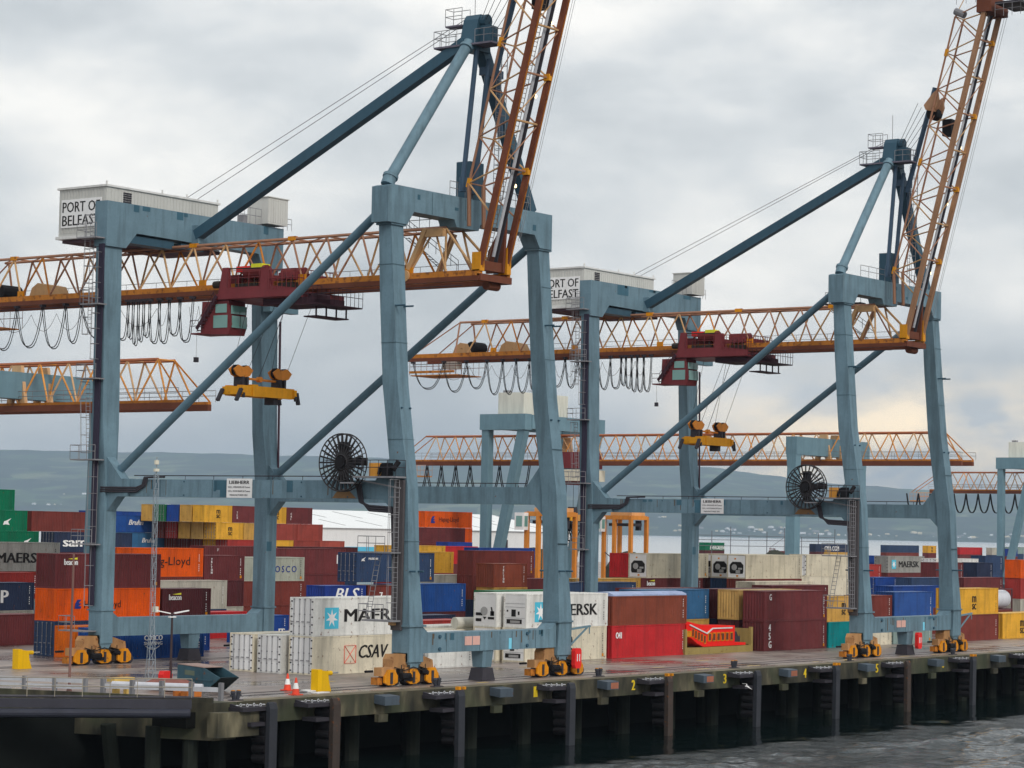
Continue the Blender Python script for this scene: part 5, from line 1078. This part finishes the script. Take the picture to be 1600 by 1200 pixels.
# ---------------- straddle carriers ----------------
def straddle(x,y,rot,label):
    t=thing('straddle_carrier',label,'straddle carrier',(x,y,0),'orange straddle carriers among the stacks'); t.rotation_euler=(0,0,0)
    om=P('straddle orange',(196,124,50),.55,.45); B=lambda: MB((x,y,0))
    for a,b in((-2.4,-2.75),(2.4,-2.75),(-2.4,2.75),(2.4,2.75),(-2.4,.6)): m=B(); m.box(a-.3,a+.3,b-.3,b+.3,1.5,14.0); m.build('leg',om,t)
    for a in(-2.4,2.4): m=B(); m.box(a-.4,a+.4,-4.4,4.4,.9,1.5); m.box(a-.25,a+.25,-2.45,2.45,13.4,14.1); m.build('side_beam',om,t)
    for b in(-2.75,2.75): m=B(); m.box(-2.1,2.1,b-.3,b+.3,13.4,14.1); m.build('cross_beam',om,t)
    m=B(); m.box(-1.6,2.4,-2.4,2.0,14.1,14.7); m.build('engine_deck',P('deck faded orange',(200,150,100),.6,.4),t)
    m=B(); m.box(-3.9,-2.7,2.3,4.0,11.3,13.9); cb=m.build('cab',white,t); m=B(); m.box(-3.94,-3.9,2.6,3.7,11.8,13.4); m.box(-3.7,-2.9,2.26,2.3,11.8,13.4); m.build('window',glassm,cb)
    m=B(); m.box(-1.2,1.2,-2.6,2.6,12.3,12.8); m.box(1.3,2.0,-2.0,-1.2,11.6,13.3); m.build('lifting_frame',dgrey,t)
    for b in(-3.6,-1.3,1.3,3.6):
        for a in(-2.4,2.4): m=B(); m.tube((a-.35,b,.75),(a+.35,b,.75),.75,14); m.build('wheel',black,t)
    m=B(); [m.tube((a,2.75,8),(a,.6,6.5),.08,5) for a in(-2.4,2.4)]; m.build('hydraulic_pipe',dgrey,t)
straddle(350.3,128.6,0,'tall orange straddle carrier with a white cab standing above the red container')
straddle(301.7,109.4,0,'orange straddle carrier mostly hidden behind the waterside leg of the nearer crane')
# ---------------- quay objects ----------------
def buffer_stop(x,y,label):
    t=thing('buffer_stop',label,'buffer stop',(x,y,0),'yellow crane rail buffer stops'); B=lambda: MB((x,y,0))
    ym=P('buffer yellow',(232,160,10),.45,.15)
    m=B(); m.box(-.4,0,-.32,.32,0.006,1.5); m.build('post',ym,t)
    m=B()
    for b in(-.3,.23): m.prism([(0.002,.006),(1.0,.006),(.75,.7),(.65,1.35),(0.002,1.44)],'y',b,b+.07)
    for z in(.55,.95,1.3): m.box(0.002,.65,-.22,.22,z,z+.04)
    m.build('brace_plate',ym,t)
    m=B(); m.tube((.7,0,1.2),(1.3,0,1.2),.16,12); m.build('buffer_sleeve',ym,t); m=B(); m.tube((1.3,0,1.2),(2.0,0,1.2),.06,8); m.build('plunger',grey,t)
buffer_stop(126.9,3.3,'yellow rail buffer stop at the quay edge beside the traffic cones')
buffer_stop(127.4,33.5,'yellow rail buffer stop at the far left in front of the navy container')
m=MB((127.6,34.9,0)); 
for k,(x,y,w_) in enumerate(((125.84,5.14,'rear'),(122.97,1.84,'front'))):
    t=thing('traffic_cone','red and white traffic cone, '+w_+' one of the pair near the quay corner','traffic cone',(x,y,0),'pair of traffic cones')
    m=MB((x,y,0)); m.box(-.35,.35,-.35,.35,.007,.07); m.tube((0,0,.07),(0,0,.42),.26,14,.2); m.tube((0,0,.8),(0,0,1.15),.12,14,.05); m.build('cone',P('cone red',(235,70,50),.5,.1),t,True); m=MB((x,y,0)); m.tube((0,0,.42),(0,0,.8),.2,14,.12); m.build('reflective_sleeve',white,t,True)
# skip
t=thing('waste_skip','battered blue green waste skip with an open sloping end near the quay corner','skip',(122.5,10.5,0))
sk=P('skip blue green',(56,86,98),.5,.6,.35,.3)
E1=Vector((121.15,10.91,0)); d_=Vector((-.17,-.985,0)).normalized(); n_v=Vector((.985,-.17,0))
def sk_prism(m,poly,a0,a1):
    V=[]
    for a in(a0,a1):
        for p,z in poly: v=E1+d_*p+n_v*a; V.append((v.x,v.y,z))
    n=len(poly); m.add(V,[tuple(range(n)),tuple(range(2*n-1,n-1,-1))]+[(i,n+i,n+(i+1)%n,(i+1)%n) for i in range(n)])
side=[(.5,.05),(0,.6),(0,1.65),(2.9,1.55),(4.6,1.02),(4.75,.98),(3.2,.05)]
for a0,a1 in((0,.06),(1.55,1.61)): m=MB(); sk_prism(m,side,a0,a1); m.build('side_panel',sk,t)
m=MB(); sk_prism(m,[(0,.6),(0,1.65),(.06,1.65),(.06,.62)],.06,1.55); sk_prism(m,[(.5,.05),(3.2,.05),(3.2,.1),(.5,.1)],.06,1.55); m.build('floor',sk,t)
m=MB(); sk_prism(m,[(3.2,.05),(4.75,.98),(4.7,1.03),(3.15,.1)],.06,1.55); m.build('sloping_end',P('skip dark end',(26,38,42),.6,.3),t)
m=MB(); sk_prism(m,[(.0,1.655),(2.9,1.56),(2.9,1.6),(0,1.7)],-.03,1.64); m.build('lid',P('skip lid',(150,128,120),.6,.5,.3),t)
m=MB()
for p in(.02,2.6): sk_prism(m,[(p,.7),(p+.08,.7),(p+.08,1.52),(p,1.52)],-.05,-.0)
sk_prism(m,[(0,.72),(3.9,.7),(3.9,.78),(0,.8)],-.045,0); m.build('stiffener',sk,t)
m=MB(); sk_prism(m,[(.8,1.0),(1.9,.98),(1.9,1.3),(.8,1.32)],-.012,-.001); m.build('faded_panel',P('skip faded patch',(98,110,96),.7,.6),t)
t=thing('waste_skip','rusty red topped low skip tucked beside the blue green one','skip',(119.0,9.6,0))
m=MB(); m.loft([(118.5,119.5,8.2,10.8,.05),(118.2,119.8,7.8,11.1,.55)]); m.build('tub',P('skip rusty orange',(160,96,50),.6,.5,.3),t); m=MB(); m.loft([(118.25,119.75,7.85,11.05,.55),(118.6,119.4,8.4,10.6,.8)]); m.build('cover',P('skip rusty cover',(130,84,76),.7,.4),t)
m=MB((122.3,13.2,0)); m.prism([(-.4,.03),(.4,.03),(.44,.8),(.3,1.05),(-.3,1.05),(-.44,.8)],'y',-.25,.25); o=m.build('life_cabinet',redp); tag(o,'rounded red safety cabinet at the foot of the lamp post','cabinet')
# light post and lattice mast
t=thing('lamp_post','dark lamp post with two flat white heads beside the red cabinet','lamp post',(122.6,13.0,0))
m=MB((122.6,13.0,0)); m.tube((0,0,0.006),(0,0,5.0),.11,8,.07); m.build('pole',P('post brown black',(56,46,48),.6),t)
m=MB((122.6,13.0,0)); 
for s in(-1,1): m.add([(s*.15,s*-.1,4.95),(s*.95,s*-.7,5.15),(s*1.15,s*-.4,5.15),(s*.35,s*.2,4.95),(s*.15,s*-.1,5.03),(s*.95,s*-.7,5.22),(s*1.15,s*-.4,5.22),(s*.35,s*.2,5.03)],[(0,3,2,1),(4,5,6,7),(0,1,5,4),(1,2,6,5),(2,3,7,6),(3,0,4,7)])
m.box(-.3,.3,-.1,.1,4.7,4.78); m.build('lamp_head',white,t)
t=thing('lattice_mast','slender pale lattice mast standing left of the lamp post','mast',(124.4,16.7,0))
m=MB((124.4,16.7,0)); hgt=15.9
w0=.42
def mc(i,z): w=w0*(1-.55*min(1,z/4.0)) if z<4 else w0*.45; a=i*math.pi/2+.4; return (w*math.cos(a),w*math.sin(a),z)
zs=[.006]+[.8*k for k in range(1,19)]+[14.6]
for a,b in zip(zs,zs[1:]):
    for i in range(4): m.tube(mc(i,a),mc(i,b),.026,4,cap=False); m.tube(mc(i,a),mc((i+1)%4,b),.015,4,cap=False); m.tube(mc(i,b),mc((i+1)%4,b),.015,4,cap=False)
m.tube((0,0,14.6),(0,0,15.8),.05,5); m.build('lattice',P('mast pale grey',(138,148,156),.5,.2),t)
m=MB((124.4,16.7,0)); m.tube((0,0,15.3),(0,0,15.6),.18,8); m.tube((0,0,14.8),(0,0,15.0),.22,8); m.tube((.3,0,4.9),(.3,0,5.3),.22,10); m.build('instrument',P('instrument cream',(206,200,184),.5),t)
m=MB((111.5,11.2,0)); m.tube((0,0,.0),(.05,0,9.1),.1,8,.07); m.tube((0,0,.0),(0,0,.5),.25,8,.12); o=m.build('slim_pole',P('pole rust brown',(112,84,78),.7,.3)); tag(o,'slim rusty pole rising from the left end of the quay','pole')
# barrier along the left end
bar=[((108.9,15.2),(108.6,8.6)),]
t=thing('crash_barrier','galvanised double crash barrier along the left end of the quay','barrier',(108.9,12,0))
bA=Vector((108.2,17.5,0)); bB=Vector((111.2,9.4,0)); m=MB(); p_=MB(); pts=[bA.lerp(bB,i/4) for i in range(5)]
for z in(.55,.95): m.beam(bA+Vector((0,0,z)),bB+Vector((0,0,z)),.08,.26)
m.build('rail_panel',P('barrier zinc',(176,178,184),.4,.2),t)
for q in pts: p_.box(q.x-.12,q.x+.12,q.y-.12,q.y+.12,-.1,1.15)
p_.build('post',grey,t)
t=thing('crash_barrier','galvanised crash barrier nearer the skip with yellow gear behind it','barrier',(112.8,6,0))
bA=Vector((111.6,8.2,0)); bB=Vector((114.9,1.0,0)); m=MB(); p_=MB()
m.beam(bA+Vector((0,0,.7)),bB+Vector((0,0,.7)),.08,.3); m.build('rail_panel',P('barrier zinc',(176,178,184),.4,.2),t)
for i in range(5): q=bA.lerp(bB,i/4); p_.box(q.x-.13,q.x+.13,q.y-.13,q.y+.13,-.1,1.15)
p_.build('post',grey,t)
m=MB(); m.tube((112.5,8.3,.75),(115.2,2.9,.75),.22,10); o=m.build('pipe',P('pipe zinc',(170,172,178),.35,.2)); tag(o,'silver pipe lying behind the barrier near the skip','pipe')
m=MB(); m.box(112.6,114.4,8.2,8.9,.9,1.15); m.box(112.9,113.3,8.4,8.7,.0,.9); m.box(113.9,114.1,8.4,8.7,0,.9); o=m.build('trestle',P('trestle yellow',(190,160,90),.5,.2)); tag(o,'pale yellow trestle standing behind the crash barrier','trestle')
m=MB(); m.tube((116.2,5.8,.0),(116.2,5.8,.55),.5,12); m.box(115.6,116.9,4.6,5.2,.01,.45); o=m.build('gear_heap',P('gear orange',(186,110,50),.6,.4,.2)); tag(o,'small heap of orange mooring gear beside the skip','mooring gear')
# steel walkway bridge in front of the left end
t=thing('walkway_bridge','dark steel walkway on the left leading onto the quay corner','walkway',(110,2,-1)) 
wa_,wb_=Vector((104.2,6.2,.05)),Vector((111.2,0.0,.02)); wdir=(wb_-wa_).normalized(); wa2=wa_-wdir*9
m=MB(); m.beam(wa2,wb_,.35,.55); m.build('girder',P('girder slate',(54,54,62),.55,.35),t)
m=MB(); m.tube(wa2+Vector((-.3,-.2,-.62)),wb_+Vector((-.3,-.2,-.55)),.28,12); m.build('pipe',P('pipe slate dark',(44,46,56),.5,.3),t)
m=MB(); m.rail([tuple(wa2+Vector((0,0,.4))),tuple(wb_+Vector((0,0,.4)))],1.15,1.7,.03); m.build('handrail',P('walkway rail',(150,142,128),.6,.4),t)
m=MB(); m.beam(wa2+Vector((.7,.5,.36)),wb_+Vector((.7,.5,.36)),1.2,.08); m.build('deck_grating',dgrey,t)
# concrete sheets lying by the cones
m=MB(); m.prism([(125.6,3.1),(127.6,3.2),(128.0,4.6),(126.1,4.2)],'z',.012,.09); o=m.build('tarpaulin',P('sheet white',(214,214,210),.6,.3)); tag(o,'crumpled white sheet on the ground between cones and buffer stop','sheet')
m=MB(); m.prism([(125.0,1.7),(126.6,2.0),(126.4,2.5),(125.1,2.4)],'z',.012,.06); o=m.build('tarpaulin',P('sheet white',(214,214,210),.6,.3)); tag(o,'small white strip of sheet lying near the quay edge by the buffer stop','sheet')
# seagull
t=thing('seagull','white seagull gliding in front of the quay wall right of the yellow 3','seagull',(170.6,-4.2,-.95))
sg_=P('gull white',(236,236,236),.6,.05,streak=0); g0=Vector((170.6,-4.2,-.95)); m=MB()
m.tube(g0+Vector((-.25,.1,.05)),g0+Vector((.0,0,0)),.05,8,.1); m.tube(g0,g0+Vector((.3,-.1,-.06)),.1,8,.03); m.tube(g0+Vector((-.25,.1,.05)),g0+Vector((-.36,.14,.05)),.055,8,.02); m.build('body',sg_,t,True)
for s in(-1,1):
    m=MB(); a=g0+Vector((-.1,0,.05)); b=a+Vector((.1,.1,.28)) if s>0 else a+Vector((.25,-.15,-.18)); c=b+(Vector((-.35,.45,.03)) if s>0 else Vector((.3,-.3,-.25)))
    m.beam(a,b,.03,.2,up=(1,0,0),h2=.16); m.beam(b,c,.025,.16,up=(1,0,0),h2=.03); m.build('wing',sg_,t)
t.scale=(.62,.62,.62)
# blue tarpaulin over the brown open top box
m=MB((181.25,16.18,5.49)); m.prism([(0.0,.02),(0.0,.16),(.5,.34),(1.2,.4),(1.95,.34),(2.44,.16),(2.44,.02)],'x',.05,12.1); o=m.build('tarpaulin',P('tarp blue white',(150,164,196),.35,.7)); tag(o,'faded blue and white tarpaulin over the brown open topped container','tarpaulin')
m=MB((203.0-.0,0,0))
# flat rack with the red hopper
fx0,fy=198.6,16.0
t=thing('flat_rack','mustard flat rack standing on the quay under the red hopper','flat rack',(fx0,fy,0)); fm=P('rack mustard',(150,132,80),.6,.5,.3)
m=MB(); m.box(fx0-5.6,fx0+6.5,fy,fy+2.44,.0,.62); m.build('base',fm,t)
for xx in(fx0+6.2,fx0-5.6): m=MB(); m.box(xx,xx+.3,fy,fy+.3,.62,2.35); m.box(xx,xx+.3,fy+2.14,fy+2.44,.62,2.35); m.box(xx+.05,xx+.25,fy+.3,fy+2.14,.7,2.2); m.build('end_frame',fm,t)
t=thing('screening_hopper','bright red screening hopper with yellow framed openings on the mustard rack','hopper',(fx0,fy+1,.62)); rm_=P('hopper red',(232,28,22),.35,.15,streak=.1)
hs=fx0-5.3
pol=[(hs,1.7),(hs,2.9),(hs+.3,3.05),(hs+2.6,2.7),(hs+8.6,2.55),(hs+8.6,.98),(hs+10.6,.9),(hs+10.6,.66),(hs+3.0,.66),(hs+1.9,1.0),(hs+.9,1.5)]
m=MB(); m.prism([(p[0],p[1]) for p in pol],'y',fy+.1,fy+2.3); m.build('body',rm_,t)
m=MB(); m.beam((hs+.5,fy+.03,2.75),(hs+3.5,fy+.03,1.9),.1,.12); m.beam((hs+3.5,fy+.03,1.9),(hs+4.5,fy+.03,2.35),.1,.12); m.beam((hs+4.5,fy+.03,2.35),(hs+8,fy+.03,2.35),.1,.12); m.build('grey_trim',P('trim grey',(190,190,190),.4),t)
m=MB(); dk=MB()
for i in range(6):
    a=hs+3.75+i*.78; m.box(a,a+.56,fy+.04,fy+.1,1.15,1.95); dk.box(a+.09,a+.47,fy+.02,fy+.04,1.24,1.86)
for i in range(5):
    a=hs+.95+i*.52; zt=2.35-i*.16; m.box(a,a+.36,fy+.04,fy+.1,zt-.75,zt); dk.box(a,a+.26,fy+.02,fy+.04,zt-.66,zt-.02)
m.box(hs-.1,hs+.8,fy+.03,fy+.1,1.65,2.2); m.build('opening_frame',yellow,t); dk.build('opening',P('hopper dark grille',(96,52,44),.7),t)
m=MB(); m.box(hs+8.8,hs+9.9,fy+.3,fy+1.6,.98,1.5); m.prism([(hs+8.8,1.5),(hs+9.7,1.5),(hs+9.4,1.95)],'y',fy+.4,fy+1.5); m.build('motor',dgrey,t)
# rolled sheet and pale loads seen over the near sill
m=MB(); m.tube((168.2,23.8,3.1),(172.3,22.9,3.1),.5,16); o=m.build('pipe_roll',P('roll grey white',(186,184,174),.6,.3)); tag(o,'pale rolled pipe lying on a container roof behind the near sill beam','pipe')
for (x,y,z,L_,c,l) in ((160.0,24,0,L40_,'white3','cream container whose roof shows just above the near sill beam') ,(158.5,26.9,0,L40_,'white2','dusty white container roof behind the near sill beam'),(171.5,27.5,0,L20_,'ochre2','rusty pale box behind the rolled pipe'),(172.4,33,2.0-1.9,L40_,'navy','navy container low between the near crane legs')) if False else ():
    container(x,y,z,L_,2.9,c,'flat',l,[])
container(161.2,23.0,0,6.06,2.6,'white3','flat','cream container carrying the rolled pipe behind the near sill beam',[])
container(167.5,22.4,0,12.19,2.59,'white2','flat','dusty white container under the end of the rolled pipe',[]) if False else container(167.6,23.0,0,6.06,2.6,'white2','flat','dusty white container under the end of the rolled pipe',[])
container(162.0,26.2,0,12.19,2.75,'white','flat','white container roof showing beyond the rolled pipe',[])
container(166.0,30.0,0,12.19,3.0,'red2','front','dull red container edge low behind the near sill beam',[])
container(168.0,33.6-.6,0,12.19,3.3,'navy2','front','dark navy container low left of the white reefer with the fan',[])
# tank containers at the right edge
for k,(x,y) in enumerate(((271.5,27.0),(274.5,24.2))):
    t=thing('tank_container',['silver tank in a dark frame at the right edge, left of its twin','silver tank in a dark frame at the right edge, nearer twin'][k],'tank container',(x,y,2.7),'silver tanks at the right edge')
    m=MB((x,y,2.7)); 
    for a in(0,5.9):
        for b in(0,2.3): m.box(a,a+.14,b,b+.14,0,2.59)
        m.box(a,a+.14,.14,2.3,2.45,2.59); m.box(a,a+.14,.14,2.3,0,.14)
    for b in(0,2.3): m.box(.14,5.9,b,b+.14,2.45,2.58); m.box(.14,5.9,b,b+.14,.01,.14)
    m.build('frame',P('tank frame maroon',(84,52,56),.6,.3),t); m=MB((x,y,2.7)); m.tube((.25,1.22,1.28),(5.8,1.22,1.28),1.12,24); m.build('tank',P('tank silver',(178,180,186),.3,.3),t,True)
    container(x,y,0,6.06,2.7,['maroon','brown'][k],'front',['maroon container under the left silver tank','brown container under the nearer silver tank'][k],[])
# quay light columns far right, scaffold lighting frames by the lough
t=thing('pipe_rack','thin grey scaffold frames by the water beyond the cream reefers','scaffold',(720,300,0)); m=MB()
for i in range(9):
    x=690+i*12; m.tube((x,330,0),(x,330,11+(i%3)*1.5),.14,5)
for z in(7.5,9.5,11): m.tube((690,330,z),(786,330,z),.1,4)
m.tube((740,330,7),(752,330,11.5),.1,4); m.build('frame',P('scaffold grey',(96,98,104),.6),t)
for k,(x,y,h_) in enumerate(((905,250,24),(640,330,15),(560,330,12))):
    m=MB((x,y,0)); m.tube((0,0,0),(0,0,h_),.22,6,.12); m.box(-1.2,1.2,-.3,.3,h_,h_+.3); o=m.build('light_column',P('column grey',(140,142,146),.6)); tag(o,['tall grey yard light column far off at the right','slim grey light column beyond the cream reefers','short light column beyond the straddle carrier'][k],'light column')
# low dark scrub mounds at the water's edge
for k,(x,y,w_,h_) in enumerate(((452,222,10,7.1),(565,225,6,7.2),(500,228,7,6.4))):
    V=[];F=[]; n=18; mm_=7; random.seed(k)
    for i in range(mm_+1):
        for j in range(n): a=2*math.pi*j/n; rr=w_*math.cos(i/mm_*math.pi/2)*(1+.15*random.random()); V.append((x+rr*math.cos(a),y+rr*.7*math.sin(a),h_*math.sin(i/mm_*math.pi/2)*(1+.06*random.random())))
    for i in range(mm_):
        for j in range(n): F.append((i*n+j,i*n+(j+1)%n,(i+1)*n+(j+1)%n,(i+1)*n+j))
    m=MB(); m.add(V,F); o=m.build('scrub_mound',P('scrub dark',(58,60,52),1,.5,spec=.1)); tag(o,['large dark scrub mound behind the second crane left leg','dark scrub mound beyond the straddle carrier','small dark scrub mound by the water','low dark scrub mound beside the larger one'][k],'scrub')
# haze over the lough
m=MB(); m.add([wp(-600,-18600,-8),wp(-600,18600,-8),wp(25000,18600,-8),wp(25000,-18600,-8),wp(-600,-18600,800),wp(-600,18600,800),wp(25000,18600,800),wp(25000,-18600,800)],[(0,3,2,1),(4,5,6,7),(0,1,5,4),(1,2,6,5),(2,3,7,6),(3,0,4,7)])
hz=bpy.data.materials.new('haze'); hz.use_nodes=True; hz.node_tree.nodes.clear(); ho=hz.node_tree.nodes.new('ShaderNodeOutputMaterial'); pv=hz.node_tree.nodes.new('ShaderNodeVolumePrincipled'); pv.inputs['Color'].default_value=(.56,.73,.92,1); pv.inputs['Density'].default_value=HAZE; hz.node_tree.links.new(pv.outputs[0],ho.inputs['Volume'])
if HAZE>0: o=m.build('haze',hz); o['kind']='stuff'
